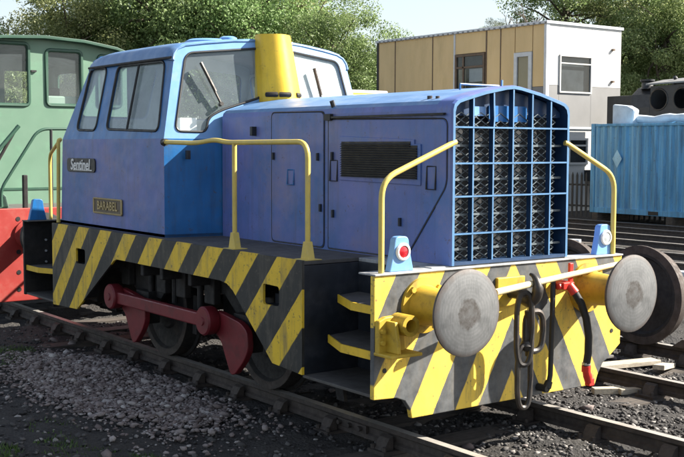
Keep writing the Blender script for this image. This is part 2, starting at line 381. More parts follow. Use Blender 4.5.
def track(yc, x0, x1, pieces, label=None):
    t = bpy.data.objects.new('railway_track', None); COL.objects.link(t); t.location = (0, yc, 0); t['kind'] = 'structure'
    def ch(name, me, loc, rz=0):
        o = bpy.data.objects.new(name, me); COL.objects.link(o); o.parent = t; o.location = loc; o.rotation_euler = (0, 0, rz); return o
    rm = rail_mesh(x0, x1)
    for s in (-1, 1): ch('rail', rm, (0, s*.7525, 0))
    x = pieces[0]; k = 0
    while x < pieces[1]:
        ch('sleeper', SLP, (x, random.uniform(-.03, .03), random.uniform(-.012, .004)), random.uniform(-.01, .01))
        if pieces[2]:
            for s in (-1, 1): ch('rail_chair', CH, (x, s*.7525, 0))
        x += .72; k += 1
    return t
t0 = track(0, -60, 6, (-16.3, 2.5, True))
t1 = track(3.14, -60, 14, (-9.1, 3.0, True))
for yc in (8.5, 11.89, 15.23, 18.3): track(yc, -90, 30, (-30, -3, False))
# fishplate on the near rail
fp = MB().box(-1.30, -.75, -.79, -.766, -.105, -.045)
for i in range(4): fp.cyl((-1.22+i*.135, -.79, -.075), (-1.22+i*.135, -.82, -.075), .02, 6)
fpl = mk('fishplate', fp, 'rail_side', t0)

ICO = bmesh.new(); bmesh.ops.create_icosphere(ICO, subdivisions=1, radius=1)
IV = np.array([v.co[:] for v in ICO.verts]); IF = np.array([[v.index for v in f.verts] for f in ICO.faces]); ICO.free()
def stones(name, P, S, m, flat=.65):
    n = len(P); q = rng.standard_normal((n, 4)); q /= np.linalg.norm(q, axis=1)[:, None]
    w, x, y, z = q.T
    M = np.stack([np.stack([1-2*(y*y+z*z), 2*(x*y-w*z), 2*(x*z+w*y)], -1), np.stack([2*(x*y+w*z), 1-2*(x*x+z*z), 2*(y*z-w*x)], -1), np.stack([2*(x*z-w*y), 2*(y*z+w*x), 1-2*(x*x+y*y)], -1)], 1)
    V = IV[None]*(1+rng.uniform(-.38, .38, (n, len(IV), 1)))
    V = V*rng.uniform(.65, 1.35, (n, 1, 3)); V = np.einsum('nij,nkj->nki', M, V); V[:, :, 2] *= flat
    V = V*S[:, None, None]+P[:, None, :]
    F = (IF[None]+(np.arange(n)*len(IV))[:, None, None]).reshape(-1, 3)
    me = bpy.data.meshes.new(name); me.vertices.add(n*len(IV)); me.vertices.foreach_set('co', V.reshape(-1))
    me.loops.add(len(F)*3); me.polygons.add(len(F)); me.loops.foreach_set('vertex_index', F.reshape(-1))
    me.polygons.foreach_set('loop_start', np.arange(len(F))*3); me.update(calc_edges=True); me.validate()
    o = mk(name, me, m, kind='stuff'); return o
def scatter(n, x0, x1, y0, y1, keep=lambda x, y: True):
    out = []
    while len(out) < n:
        x, y = random.uniform(x0, x1), random.uniform(y0, y1)
        if keep(x, y): out.append((x, y, hgt(x, y)))
    return np.array(out)
def stone_mat(name, stops):
    m, t, b, N, L = nodes(name); gi = N('ShaderNodeNewGeometry')
    c = ramp(t, gi.outputs['Random Per Island'], stops); n = noise(t, 45, 5)
    c = mixc(t, ramp(t, n, [(.35, (.0,)*3), (.75, (.5,)*3)]), c, (.1, .09, .085)); L(c, b.inputs['Base Color'])
    b.inputs['Roughness'].default_value = .92; b.inputs['Specular IOR Level'].default_value = .25; bump(t, b, n, .4, .006); MATS[name] = m
stone_mat('stones_heap', [(0, (.11, .085, .08)), (.35, (.21, .17, .16)), (.8, (.30, .26, .245)), (1, (.44, .41, .39))])
stone_mat('stones_ash', [(0, (.022, .022, .024)), (.55, (.055, .053, .052)), (.85, (.12, .115, .11)), (1, (.34, .32, .30))])
notrail = lambda x, y: all(abs(y-r) > .06 for r in (-.7525, .7525, 2.3875, 3.8925))
P = scatter(15000, -7.5, 1.6, -4.0, 5.2, notrail); S = np.clip(rng.lognormal(-4.25, .38, len(P)), .006, .035); P[:, 2] += S*.2
tag(stones('cinder_gravel', P, S, 'stones_ash'), 'loose dark cinders strewn between and beside the rails', 'gravel')
P2 = scatter(9000, -1.8, 1.5, -.7, 5.2, notrail); S2 = np.clip(rng.lognormal(-4.3, .35, len(P2)), .006, .03); P2[:, 2] += S2*.2
tag(stones('ballast_chippings', P2, S2, 'stones_ash'), 'sunlit dark ballast chippings in front of the blue locomotive', 'gravel')
def inpile(x, y):
    e = ((x+3.65)/1.75)**2+((y+1.6)/.62)**2 + .35*math.sin(5*x)*math.sin(4*y+x)
    return y < -.97 and (e < .95 or (e < 1.6 and random.random() < .22) or (e < 2.6 and random.random() < .04))
P3 = scatter(12000, -6.2, -1.2, -2.6, -.95, inpile); S3 = np.clip(rng.lognormal(-4.32, .42, len(P3)), .006, .045); P3[:, 2] += S3*.35+rng.uniform(0, .03, len(P3))
tag(stones('stone_heap', P3, S3, 'stones_heap', .6), 'low spread heap of pinkish grey stones beside the near rail', 'stones')
P4 = scatter(110, -7, 1.2, -3.4, 4.8, notrail); S4 = np.clip(rng.lognormal(-3.3, .3, len(P4)), .02, .06); P4[:, 2] += S4*.3
tag(stones('scattered_stones', P4, S4, 'stones_heap'), 'single pale stones lying scattered over the yard', 'stones')
def grass(name, spots, label):
    V = []; F = []
    for (cx, cy, r, n, h) in spots:
        for i in range(n):
            a = random.uniform(0, 6.28); d = r*math.sqrt(random.random()); x, y = cx+d*math.cos(a)*1.5, cy+d*math.sin(a); z = hgt(x, y)-.01
            hh = h*random.uniform(.5, 1.2); b = random.uniform(0, 6.28); lx, ly = random.uniform(-.6, .6)*hh, random.uniform(-.6, .6)*hh; w = random.uniform(.004, .009)
            o = len(V); V += [(x-w*math.cos(b), y-w*math.sin(b), z), (x+w*math.cos(b), y+w*math.sin(b), z), (x+lx, y+ly, z+hh)]; F.append((o, o+1, o+2))
    m = MB(); m.add(V, F); me = bpy.data.meshes.new(name); me.from_pydata(V, [], F); mk(name, me, 'grass', kind='stuff'); o = bpy.data.objects[name]; tag(o, label, 'weeds')
grass('weeds', [(-5.6, -2.0, .28, 500, .05), (-6.2, -1.6, .2, 250, .05), (-2.15, -3.2, .15, 260, .06), (-2.0, -2.75, .22, 260, .035), (-1.35, -2.35, .16, 300, .04), (-1.6, -2.55, .2, 160, .03), (-2.6, -2.6, .2, 120, .03)], 'thin green weeds sprouting through the cinders at lower left')

# ------------------------------------------------------------------ the blue locomotive
YC = .05; DZ = 1.262; XM = -3.37
LOC = thing('diesel_locomotive', 'blue diesel shunting locomotive with black and yellow hazard stripes', 'locomotive', (XM, 0, 0))
def fhw(z): return 1.19 if z <= 2.2 else 1.19-.17*(z-2.2)/.78
def fx(y, z): return -3.43+.151*(1.19-min(1.19, abs(y-YC)))-(.13*(z-2.2)/.78 if z > 2.2 else 0)
def rx(y, z): return -5.88-.08*(1-min(1, abs(y-YC)/1.19))+(.41*(z-2.2)/.78 if z > 2.2 else -.07*(2.2-z)/.93)
def S_(s, z): return YC+s*fhw(z)
# lower cab walls
def lower():
    outl = lambda z: [(fx(YC-1.19, z), YC-1.19, z), (fx(YC, z), YC, z), (fx(YC+1.19, z), YC+1.19, z), (rx(YC+1.19, z), YC+1.19, z), (rx(YC, z), YC, z), (rx(YC-1.19, z), YC-1.19, z)]
    a, b = outl(DZ), outl(2.2)
    names = ['cab_front_lower', 'cab_front_lower', 'cab_side_lower', 'cab_rear_lower', 'cab_rear_lower', 'cab_side_lower']
    for i in range(6):
        j = (i+1) % 6; p = [a[i], a[j], b[j], b[i]]
        mid = sum((Vector(q) for q in p), Vector())/4; n = (Vector(a[j])-Vector(a[i])).cross(Vector(b[i])-Vector(a[i]))
        if n.dot(mid-Vector((-4.6, YC, 1.7))) < 0: n = -n
        mm = 'blue_side' if names[i] == 'cab_side_lower' else 'blue'
        panel(names[i], p, [], n, .02, mm, LOC, 'cab_inside')
    mk('cab_floor', MB().prism([(x, y, DZ+.03) for x, y, z in a], (0, 0, -.028)), 'deck', LOC)
lower()
wr = .085
# side windows (x ranges measured along the leaning side)
SW = [(-5.535, -5.025), (-4.765, -3.57)]
for s in (-1, 1):
    out = [(rx(S_(s, 2.2), 2.2), 2.2), (fx(S_(s, 2.2), 2.2), 2.2), (fx(S_(s, 2.99), 2.99), 2.99), (rx(S_(s, 2.99), 2.99), 2.99)]
    to3 = lambda q, s=s: (q[0], S_(s, q[1]), q[1])
    n = Vector((0, s, .2)); holes = []
    for i, (a, b) in enumerate(SW):
        poly = [(a, 2.30), (b, 2.27), (b-.13, 2.945), (a+.06 if i == 0 else a, 2.955)] if i == 1 else [(a, 2.30), (b, 2.29), (b, 2.955), (a+.08, 2.965)]
        holes.append([to3(q) for q in rounded(poly, wr)])
    panel('cab_side_upper', [to3(q) for q in out], holes, n, .025, 'blue', LOC, 'cab_inside')
    for i, h in enumerate(holes):
        w = window(h, n, LOC, 'glass_pale_film', r=.014)  # pale film paints in the brightness of the side windows
        if i == 1:
            mk('sliding_bar', MB().tube([(-4.262, S_(s, 2.285)+s*.004, 2.285), (-4.262, S_(s, 2.945)+s*.004, 2.945)], .013, 6), 'rubber', w)
# front and rear upper walls, each half its own panel
tops = [(1.02, 2.99), (1.0, 3.05), (.93, 3.10), (.8, 3.13), (.5, 3.165), (.25, 3.185), (0, 3.195)]
for f, nm in ((fx, 'front'), (rx, 'rear')):
    for s in (-1, 1):
        T = lambda q: (f(q[0], q[1]), q[0], q[1])
        out = [(YC+s*1.19, 2.2), (YC+s*1.02, 2.98)]+[(YC+s*a, z) for a, z in tops[1:]]+[(YC, 2.2)]
        w_ = [(1.075, 2.27), (.76, 2.265), (.735, 2.40), (.60, 2.475), (.14, 2.62), (.115, 3.10), (.90, 3.02)] if nm == 'front' else [(1.03, 2.45), (.2, 2.45), (.2, 3.04), (.9, 2.98)]
        hole = [T(q) for q in rounded([(YC+s*a, z) for a, z in w_], .08)]
        n = Vector((1, s*.15, .17)) if nm == 'front' else Vector((-1, s*.07, .5))
        panel('cab_front_upper' if nm == 'front' else 'cab_rear_upper', [T(q) for q in out], [hole], n, .025, 'blue_pale' if nm == 'front' else 'blue', LOC, 'cab_inside')  # front gets a paler blue: its sunlight is put into the colour
        w = window(hole, n, LOC, 'glass' if s < 0 else ('glass_glare' if nm == 'front' else 'glass'), r=.012)  # sun glare on the far windscreen is painted as a milky film
        if nm == 'front':
            b = MB(); A = Vector(T((YC+s*.60, 2.53)))+n.normalized()*.03; B = Vector(T((YC+s*(.78 if s < 0 else .50), 2.92)))+n.normalized()*.05
            b.tube([A, A.lerp(B, .55)], .012, 6); b.tube([A.lerp(B, .3)+n*.01, B+n*.004], .017, 6); b.tube([A-n*.03, A+n*.02], .02, 8)
            mk('wiper', b, 'steel_dark' if s < 0 else 'rust', LOC)
# roof
def roof():
    prof = [(1.035, 2.965), (1.045, 2.985), (1.03, 3.04), (.985, 3.095), (.90, 3.13), (.7, 3.16), (.4, 3.195), (0, 3.215)]
    prof = prof+[(-a, z) for a, z in prof[-2::-1]]
    rows = []
    for k in range(13):
        u = k/12; e = .03*(math.exp(-(u*14)**1.2)+math.exp(-((1-u)*14)**1.2))
        rows.append([(rx(YC-a, z)*(1-u)+(fx(YC-a, z)+.015)*u, YC-a, z-e) for a, z in prof])
    m = MB().grid(rows); o = mk('roof', m, 'blue_roof', LOC); o.data.materials.append(MATS['cab_inside'])
    sd = o.modifiers.new('solid', 'SOLIDIFY'); sd.thickness = .02; sd.offset = -1; sd.material_offset = 1
    for s in (-1, 1):
        mk('gutter', MB().tube([(rx(S_(s, 2.97), 2.97)+.02, YC+s*1.045, 2.972), (fx(S_(s, 2.97), 2.97)-.01, YC+s*1.045, 2.972)], .013, 6), 'rubber', o)
    v = MB().lathe([(0, .24), (.03, .24), (.05, .20), (.06, 0)], (-4.15, YC-.30, 3.175), (0, 0, 1), 20); mk('roof_vent', v, 'blue_pale', o)
    v = MB().lathe([(0, .09), (.05, .09), (.065, .06), (.065, 0)], (-3.98, YC-.16, 3.19), (0, 0, 1), 14); mk('roof_vent', v, 'blue_pale', o)
roof()
# cab interior: desk, seat, control stand
mk('control_desk', MB().box(-3.62, -3.38, YC-.62, YC+.62, DZ+.03, 2.28).box(-3.75, -3.58, YC-.35, YC+.5, DZ+.03, 2.12), 'cab_inside', LOC, .02)
st = MB().box(-5.3, -4.9, YC-.95, YC-.5, 1.7, 1.8).box(-5.36, -5.27, YC-.95, YC-.5, 1.8, 2.25).cyl((-5.1, YC-.72, DZ+.03), (-5.1, YC-.72, 1.7), .05); mk('driver_seat', st, 'black', LOC, .02)
pw = MB().box(-3.56, -3.50, YC-.98, YC-.80, 2.28, 2.40); mk('paper_sheet', pw, 'shelf_white', LOC)
# yellow stack casing
tw = MB(); rr_ = [.04, .16, .04, 0, 0]
bt = rounded([(-3.24, YC-.19), (-3.07, YC+.04), (-3.24, YC+.27), (-3.42, YC+.27), (-3.42, YC-.19)], rr_, 8)
tt = rounded([(-3.33, YC-.175), (-3.20, YC), (-3.33, YC+.185), (-3.44, YC+.185), (-3.44, YC-.175)], rr_, 8); nt = len(bt)
rws = [[(x0*(1-u)+x1*u, y0*(1-u)+y1*u, 2.55+.675*u-(.012 if u == 1 else 0)) for (x0, y0), (x1, y1) in zip(bt+bt[:1], tt+tt[:1])] for u in (0, .2, .5, .8, .985)]
rws.append([(x*.985+.015*-3.33, y*.97+.03*YC, 3.232) for x, y, z in rws[-1]]); tw.grid(rws); tw.add(rws[-1][:-1], [tuple(range(nt))])
tower = mk('stack_casing', tw, 'yellow', LOC)
for a, b in (((-3.225, YC-.165), (-3.175, YC-.10)), ((-3.145, YC-.055), (-3.118, YC+.02)), ((-3.16, YC+.15), (-3.20, YC+.205))):
    A = Vector((*a, 2.635)); B = Vector((*b, 2.635)); d = (B-A).normalized(); n = Vector((d.y, -d.x, 0)); n = n if n.x > 0 else -n
    mk('vent_slot', MB().tube([A-d*.012-n*.016, A-n*.010, B-n*.010, B+d*.012-n*.016], .026, 8), 'grime', tower)

# hood
HW = .615
hp = [(HW, DZ), (HW, 2.40), (HW-.012, 2.44), (HW-.045, 2.468), (HW-.10, 2.485), (.3, 2.54), (.08, 2.58), (0, 2.588)]
hp = [(YC-a, z) for a, z in hp]+[(YC+a, z) for a, z in hp[-2::-1]]
HF = -.025
m = MB(); rows = [[(x, y, z) for y, z in hp] for x in (-3.32, -.16)]; m.grid(rows, False)
hood = mk('hood', m, 'blue_side', LOC)
me = hood.data; me.materials.append(MATS['blue_roof'])
for p in me.polygons:
    if abs(p.normal.z) > .3: p.material_index = 1
sd = hood.modifiers.new('solid', 'SOLIDIFY'); sd.thickness = .01; sd.offset = 0
# radiator cowl: raised band + deep grille
def inset(d): return [(YC+(y-YC)*(HW-d)/HW, DZ+(z-DZ)*(1-d/1.4)) for y, z in hp]
m = MB(); m.grid([[(x, y, z) for y, z in inset(-.008)] for x in (-.20, HF-.02)], True); m.grid([[(HF-.02, y, z) for y, z in inset(-.008)], [(HF, y, z) for y, z in inset(.0)], [(HF, y, z) for y, z in inset(.022)], [(-.16, y, z) for y, z in inset(.022)]], False)
cowl = mk('radiator_cowl', m, 'blue_side', LOC); cowl.data.materials.append(MATS['blue_shade']); cowl.data.materials.append(MATS['blue_lit_edge'])  # inner faces painted darker for shade, front rim paler for sun
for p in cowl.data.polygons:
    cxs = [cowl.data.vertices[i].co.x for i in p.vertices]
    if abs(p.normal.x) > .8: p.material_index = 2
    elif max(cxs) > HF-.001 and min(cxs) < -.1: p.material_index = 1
def roofz(y): 
    a = abs(y-YC); ks = [(0, 2.588), (.08, 2.58), (.3, 2.54), (HW-.1, 2.485), (HW-.045, 2.468), (HW, 2.40)]
    for (a0, z0), (a1, z1) in zip(ks, ks[1:]):
        if a <= a1: return z0+(z1-z0)*(a-a0)/(a1-a0)
    return 2.4
GB = DZ+.02
def edge(o):  # paints front faces a paler blue, as if caught by the sun
    o.data.materials.append(MATS['blue_lit_edge'])
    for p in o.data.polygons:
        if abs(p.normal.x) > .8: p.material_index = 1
for k in range(1, 6):
    y = YC-HW+2*HW*k/6; pts = [(HF-.004, y-.007, GB), (-.075, y-.007, GB), (-.075, y-.007, roofz(y)-.02), (HF-.004, y-.007, roofz(y)-.02)]
    if k == 2: # dented fin
        mm = MB(); zs = np.linspace(GB, roofz(y)-.02, 14); off = [(.010*math.exp(-((z-2.37)/.06)**2)) for z in zs]
        mm.grid([[(x, y-.007+o, z) for z, o in zip(zs, off)] for x in (HF-.004, -.075)]); mm.grid([[(x, y+.007+o, z) for z, o in zip(zs, off)] for x in (HF-.004, -.075)]); mm.grid([[(HF-.004, y+d+o, z) for z, o in zip(zs, off)] for d in (-.007, .007)])
    else: mm = MB().prism(pts, (0, .014, 0))
    edge(mk('grille_fin', mm, 'blue_shade', cowl))
for z in (2.274, 2.010, 1.767, 1.492):
    edge(mk('grille_bar', MB().box(-.075, HF-.001, YC-HW+.02, YC+HW-.02, z-.006, z+.006), 'blue_shade', cowl))
mk('grille_sill', MB().box(-.16, HF-.002, YC-HW+.022, YC+HW-.022, DZ+.001, GB+.005), 'blue_shade', cowl)
mm = MB()
for z in (2.14, 1.89, 1.63, 1.375): mm.box(-.095, -.079, YC-HW+.03, YC+HW-.03, z-.008, z+.008)
mk('mesh_support', mm, 'mesh_steel', cowl, kind='stuff')
mm = MB(); pz, py = .058, .20
z = GB+.03; r_ = 0
while z < 2.37:
    for sgn in (1, -1):
        pts = []; y = YC-HW+.03; i = 0
        while y < YC+HW-.03:
            pts.append((-.089+.004*sgn, y, z+sgn*(pz/2 if i % 2 else -pz/2)*.98)); y += py/2; i += 1
        mm.tube(pts, .0048, 4, cap=False)
    z += pz
mk('expanded_mesh', mm, 'mesh_steel', cowl, kind='stuff')
mk('radiator_core', MB().prism([(-.150, y, z) for y, z in inset(.03)], (-.02, 0, 0)), 'core', cowl)
gp = [(YC-HW+.03, 2.36), (YC-HW+.03, 2.40), (YC-.5, 2.455), (YC-.25, 2.52), (YC, 2.56), (YC+.25, 2.52), (YC+.5, 2.455), (YC+HW-.03, 2.40), (YC+HW-.03, 2.36)]
mk('header_tank', MB().prism([(-.10, y, z) for y, z in gp], (-.03, 0, 0)), 'blue_shade', cowl)
mk('louvre_plate', MB().box(-.099, -.085, YC-.36, YC-.24, 2.36, 2.43), 'blue_pale', cowl)
mk('louvre_plate', MB().box(-.098, -.088, YC-.20, YC+.20, 2.32, 2.44), 'blue', cowl)
# header-tank filler rail above the grille
mk('filler_rail', MB().tube([(-.5, YC-.12, 2.57), (-.5, YC-.12, 2.62), (-.5, YC+.3, 2.62), (-.5, YC+.3, 2.55)], .009, 6), 'blue', LOC)
mk('filler_rod', MB().tube([(-.16, YC, 2.58), (-.16, YC, 2.64)], .008, 6), 'blue_pale', LOC)
# hood side doors and louvres (near and far side)
for s in (-1, 1):
    ys = YC+s*HW; o1 = s*.012
    def plate(name, poly, th, mm, par, r=.0, bev=.004):
        q = rounded(poly, r) if r else poly
        return mk(name, MB().prism([(x, ys, z) for x, z in q], (0, s*th, 0)), mm, par, bev)
    def seam(name, poly, par, r=.007):
        mk(name, MB().tube([(x, ys+s*.006, z) for x, z in poly], r, 4, True), 'black', par)
    d1 = plate('hood_door', [(-2.43, DZ+.02), (-1.63, DZ+.02), (-1.63, 2.415), (-2.43, 2.425)], .014, 'blue_side', LOC, .05)
    seam('door_seam', rounded([(-2.437, DZ+.014), (-1.623, DZ+.014), (-1.623, 2.422), (-2.437, 2.432)], .05), d1)
    d2 = plate('hood_door', [(-1.555, DZ+.02), (-.55, DZ+.02), (-.46, 1.385), (-.085, 1.85), (-.085, 2.33), (-1.555, 2.352)], .014, 'blue_side', LOC, [.02, .02, .02, .06, .06, .02])
    seam('door_seam', rounded([(-1.562, DZ+.014), (-.545, DZ+.014), (-.452, 1.385), (-.077, 1.85), (-.077, 2.337), (-1.562, 2.36)], [.02, .02, .02, .06, .06, .02]), d2)
    mk('rain_strip', MB().box(-1.56, -.10, min(ys, ys+s*.035), max(ys, ys+s*.035), 2.362, 2.378).box(-1.59, -1.50, min(ys, ys+s*.04), max(ys, ys+s*.04), 2.345, 2.40), 'rubber', LOC)
    lf = [(-1.385, 1.855), (-.36, 1.84), (-.36, 2.15), (-.435, 2.15), (-.435, 2.185), (-1.385, 2.215)]
    fr = mk('louvre_frame', MB().prism([(x, ys+s*.013, z) for x, z in lf], (0, s*.012, 0)), 'blue_side', d2, .004)
    mk('louvre_opening', MB().box(-1.355, -.395, min(ys+s*.024, ys+s*.028), max(ys+s*.024, ys+s*.028), 1.885, 2.14).box(-1.355, -.475, min(ys+s*.024, ys+s*.028), max(ys+s*.024, ys+s*.028), 2.14, 2.17), 'rubber', d2)
    for k in range(15):
        z = 1.893+k*.0185
        mk('louvre_slat', MB().prism([(-1.355, ys+s*.027, z), (-1.355, ys+s*.042, z-.006), (-1.355, ys+s*.042, z-.003), (-1.355, ys+s*.027, z+.004)], (.96 if z < 2.13 else .88, 0, 0)), 'black', d2)
    def grab(x, z, h=.13, w=.10): return MB().tube([(x-w/2, ys+s*.012, z+h/2), (x-w/2, ys+s*.022, z-h/2), (x+w/2, ys+s*.022, z-h/2), (x+w/2, ys+s*.012, z+h/2), (x-w/2, ys+s*.012, z+h/2)], .007, 5)
    mk('door_handle', grab(-2.12, 1.86), 'blue', d1)
    for x, z in ((-1.475, 1.93), (-.245, 1.90)): mk('door_handle', grab(x, z, .17, .1), 'black', d2)
    for x, z, d in ((-1.70, 2.05, d1), (-2.39, 2.05, d1), (-1.66, 1.62, d1), (-1.48, 1.58, d2), (-.60, 1.56, d2), (-1.49, 2.06, d2)):
        mk('door_latch', MB().box(x-.011, x+.011, min(ys+s*.008, ys+s*.035), max(ys+s*.008, ys+s*.035), z-.04, z+.025), 'black_blue', d, .004)
mk('lifting_eye', MB().cyl((-1.55, YC-.58, 2.46), (-1.55, YC-.60, 2.51), .02, 8), 'black', LOC)
mk('lifting_eye', MB().cyl((-.42, YC-.50, 2.47), (-.42, YC-.50, 2.515), .02, 8).cyl((-.33, YC-.50, 2.47), (-.33, YC-.50, 2.51), .016, 8), 'rust', LOC)
for x, z in ((-2.72, 2.28), (-3.33, 2.06)): mk('lamp_iron', MB().box(x-.02, x+.02, -.62 if x > -3 else -.96, -.56 if x > -3 else -.92, z-.055, z+.03), 'black_blue', LOC, .005)

# running plate, valances, end recesses
mk('running_plate', MB().box(-5.82, -.92, -1.285, 1.285, DZ-.03, DZ), 'deck', LOC, .004)
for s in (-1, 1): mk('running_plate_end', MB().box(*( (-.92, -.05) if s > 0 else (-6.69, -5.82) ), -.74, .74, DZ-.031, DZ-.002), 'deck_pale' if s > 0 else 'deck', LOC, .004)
vo = [(-5.825, 1.272), (-5.825, .36), (-5.16, .385), (-4.22, .985), (-4.15, 1.005), (-2.12, 1.0), (-2.0, .985), (-1.90, .935), (-1.30, .425), (-.885, .40), (-.885, 1.272)]
for s in (-1, 1):
    T = lambda q: (q[0], s*1.303, q[1])
    holes = [[T(q) for q in rounded([(a, .88), (b, .885), (b, 1.04), (a, 1.045)], .03)] for a, b in ((-5.165, -4.925), (-1.435, -1.20))]
    v = panel('valance', [T(q) for q in vo], holes, (0, s, 0), .022, 'hazard_side', LOC)
    for a, b in ((-5.165, -4.925), (-1.435, -1.20)):
        y0, y1 = sorted((s*1.28, s*1.13))
        mk('step_pocket', MB().box(a-.02, b+.02, *sorted((s*1.14, s*1.12)), .86, 1.06).box(a-.02, b+.02, *sorted((s*1.28, s*1.14)), .865, .878).box(a+.02, b-.06, *sorted((s*1.2, s*1.14)), .879, .96), 'black_blue', v)
def mx_(x, e): return x if e > 0 else 2*XM-x
def bx_(e, x0, x1, *r): a, b = sorted((mx_(x0, e), mx_(x1, e))); return MB().box(a, b, *r)
for e in (1, -1):
    # buffer beam plate
    bo = [(-1.303, 1.238), (-1.303, .372), (-1.10, .362), (-1.02, .33), (-.97, .26), (-.955, .195), (1.0, .195), (1.03, .27), (1.09, .36), (1.16, .40), (1.303, .50), (1.303, 1.238)]
    beam = mk('buffer_beam', MB().prism([(mx_(-.045, e), y, z) for y, z in bo], (.045*e, 0, 0)), 'hazard_front' if e > 0 else 'grime', LOC, .006)
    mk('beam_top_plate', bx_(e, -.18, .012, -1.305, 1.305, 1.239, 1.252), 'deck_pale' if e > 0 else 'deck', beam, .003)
    mk('beam_stiffener', bx_(e, -.40, -.046, -.72, .72, .45, 1.22), 'grime', beam)
    for s in (-1, 1):
        # recess walls and steps
        mk('recess_wall', bx_(e, -.887, -.045, *sorted((s*.745, s*.765)), .34, DZ-.032), 'black_blue', LOC)
        mk('recess_wall', bx_(e, -.909, -.887, *sorted((s*.745, s*1.28)), .40, DZ-.032), 'black_blue', LOC)
        mk('bottom_step', bx_(e, -.90, -.046, *sorted((s*.766, s*1.285)), .375, .398), 'deck', LOC, .004)
        for z, yf in (((1.0, 1.18), (.70, 1.27)) if e > 0 else ((.72, 1.27),)):
            q = [(-.885, .768), (-.047, .768), (-.047, yf), (-.42, yf), (-.80, yf-.16)]
            tr = mk('step_tread', MB().prism([(mx_(x, e), s*y, z-.002) for x, y in q], (0, 0, -.018)), 'deck', LOC)
            for (xa, ya), (xb, yb) in ((q[2], q[3]), (q[3], q[4])):
                mk('step_nosing', MB().prism([(mx_(xa, e), s*ya, z-.056), (mx_(xb, e), s*yb, z-.056), (mx_(xb, e), s*yb, z+.004), (mx_(xa, e), s*ya, z+.004)], (0, s*.012, 0)), 'yellow', tr)
        for k in range(4):
            for j in range(2): mk('bolt', MB().cyl((mx_(-.045, e), s*(.9+j*.14), .62+k*.13), (mx_(-.062, e), s*(.9+j*.14), .62+k*.13), .014, 6), 'deck_pale' if e < 0 else 'steel_dark', beam)
        # buffer
        b0 = Vector((mx_(0, e), s*.8636, 1.004)); ax = (e, 0, 0)
        bf = mk('buffer', MB().lathe([(0, 0), (0, .20), (.025, .20), (.03, .15), (.14, .13), (.30, .118), (.31, .118), (.32, .095), (.42, .09), (.44, 0)], b0, ax, 28), 'yellow_dull' if e > 0 else 'grime', LOC)
        hd = MB().lathe([(-.045, .09), (-.03, .2), (-.015, .292), (0, .302), (.012, .300), (.024, .27), (.034, .12), (.036, 0)], (0, 0, 0), ax, 48)
        h = mk('buffer_head', hd, 'buffer_face' if e > 0 else 'rubber', bf); h.location = h.location+b0+Vector((e*.455, 0, 0))
        for k in range(4):
            w = math.pi/4+k*math.pi/2; mk('bolt', MB().cyl((b0.x+e*.025, b0.y+.17*math.cos(w), b0.z+.17*math.sin(w)), (b0.x+e*.05, b0.y+.17*math.cos(w), b0.z+.17*math.sin(w)), .022, 6), 'yellow_dull' if e > 0 else 'grime', bf)
        # lamp bracket
        yb = s*1.10 + (-.02 if s > 0 else .0); x0 = mx_(-.10, e)
        if s < 0: yb = -1.025
        else: yb = 1.135
        if e < 0: yb *= 1.12
        lp = rounded([(yb-.108, 1.252), (yb+.108, 1.252), (yb+.068, 1.42), (yb+.06, 1.50), (yb-.06, 1.50), (yb-.068, 1.42)], [0, 0, .05, .06, .06, .05])
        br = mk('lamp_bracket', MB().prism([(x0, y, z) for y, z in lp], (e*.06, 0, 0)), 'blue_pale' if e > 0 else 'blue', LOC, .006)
        lx = mx_(-.04, e)
        mk('lamp_rim', MB().lathe([(0, .062), (.012, .064), (.02, .056), (.018, .044), (.0, .044)], (lx, yb+.005, 1.392), ax, 24), 'white_rim', br)
        mk('lamp_lens', MB().lathe([(0, .046), (.012, .04), (.02, .02), (.022, 0)], (lx, yb+.005, 1.392), ax, 20), 'lens_red' if s < 0 else 'lens_clear', br)
# yellow bracket on the near end of the front beam
b = MB().prism([(.05, -1.30, .70), (.05, -1.30, .93), (.05, -1.24, .955), (.05, -1.08, .96), (.05, -1.06, .70)], (-.048, 0, 0))
b.box(.0, .20, -1.31, -1.03, .688, .712)
brk = mk('jacking_bracket', b, 'yellow_dull', LOC, .008)
mk('bracket_cheek', MB().prism([(.02, -1.235, .712), (.18, -1.235, .712), (.17, -1.235, .80), (.14, -1.235, .93), (.02, -1.235, .93)], (0, .03, 0)), 'yellow_dull', brk, .006)
mk('bracket_eye', MB().lathe([(0, .045), (0, .075), (.16, .075), (.16, .045), (0, .045)], (.02, -1.12, .90), (1, 0, 0), 20), 'yellow_dull', brk)
for z in (.78, .86): mk('bolt', MB().cyl((.05, -1.275, z), (.075, -1.275, z), .018, 6), 'yellow_dull', brk)
mk('beam_hole', MB().cyl((-.001, -1.21, .57), (.004, -1.21, .57), .018, 10), 'rubber', LOC)
mk('beam_hole', MB().cyl((-.001, 1.19, .62), (.004, 1.19, .62), .018, 10), 'rubber', LOC)
# drawhook, screw link, shackle chain
dp = mk('drawhook', MB().box(0, .03, -.15, .14, .93, 1.15), 'yellow_dull', LOC, .006)
hk = []
for k in range(15):
    w = math.radians(215+k*16.5); hk.append((.22+.085*math.cos(w), -.01, 1.09+.10*math.sin(w)))
mk('hook', MB().tube([(.02, -.01, 1.04), (.10, -.01, 1.035)]+hk, [.05, .045]+[.052]*5+[.042]*5+[.03, .027, .022, .016, .012], 12), 'steel_dark', dp)
def link(name, c, w, h, r, par, tw=0, mm='steel_dark', tilt=0):
    pts = []
    for k in range(28):
        a = 2*math.pi*k/28; sx = math.copysign(abs(math.cos(a))**.75, math.cos(a))*w; sz = math.sin(a); zz = math.copysign(min(1, abs(sz)**.6), sz)*h
        pts.append((c[0]+sx*math.sin(tw)+tilt*zz, c[1]+sx*math.cos(tw), c[2]+zz))
    return mk(name, MB().tube(pts, r, 8, True), mm, par)
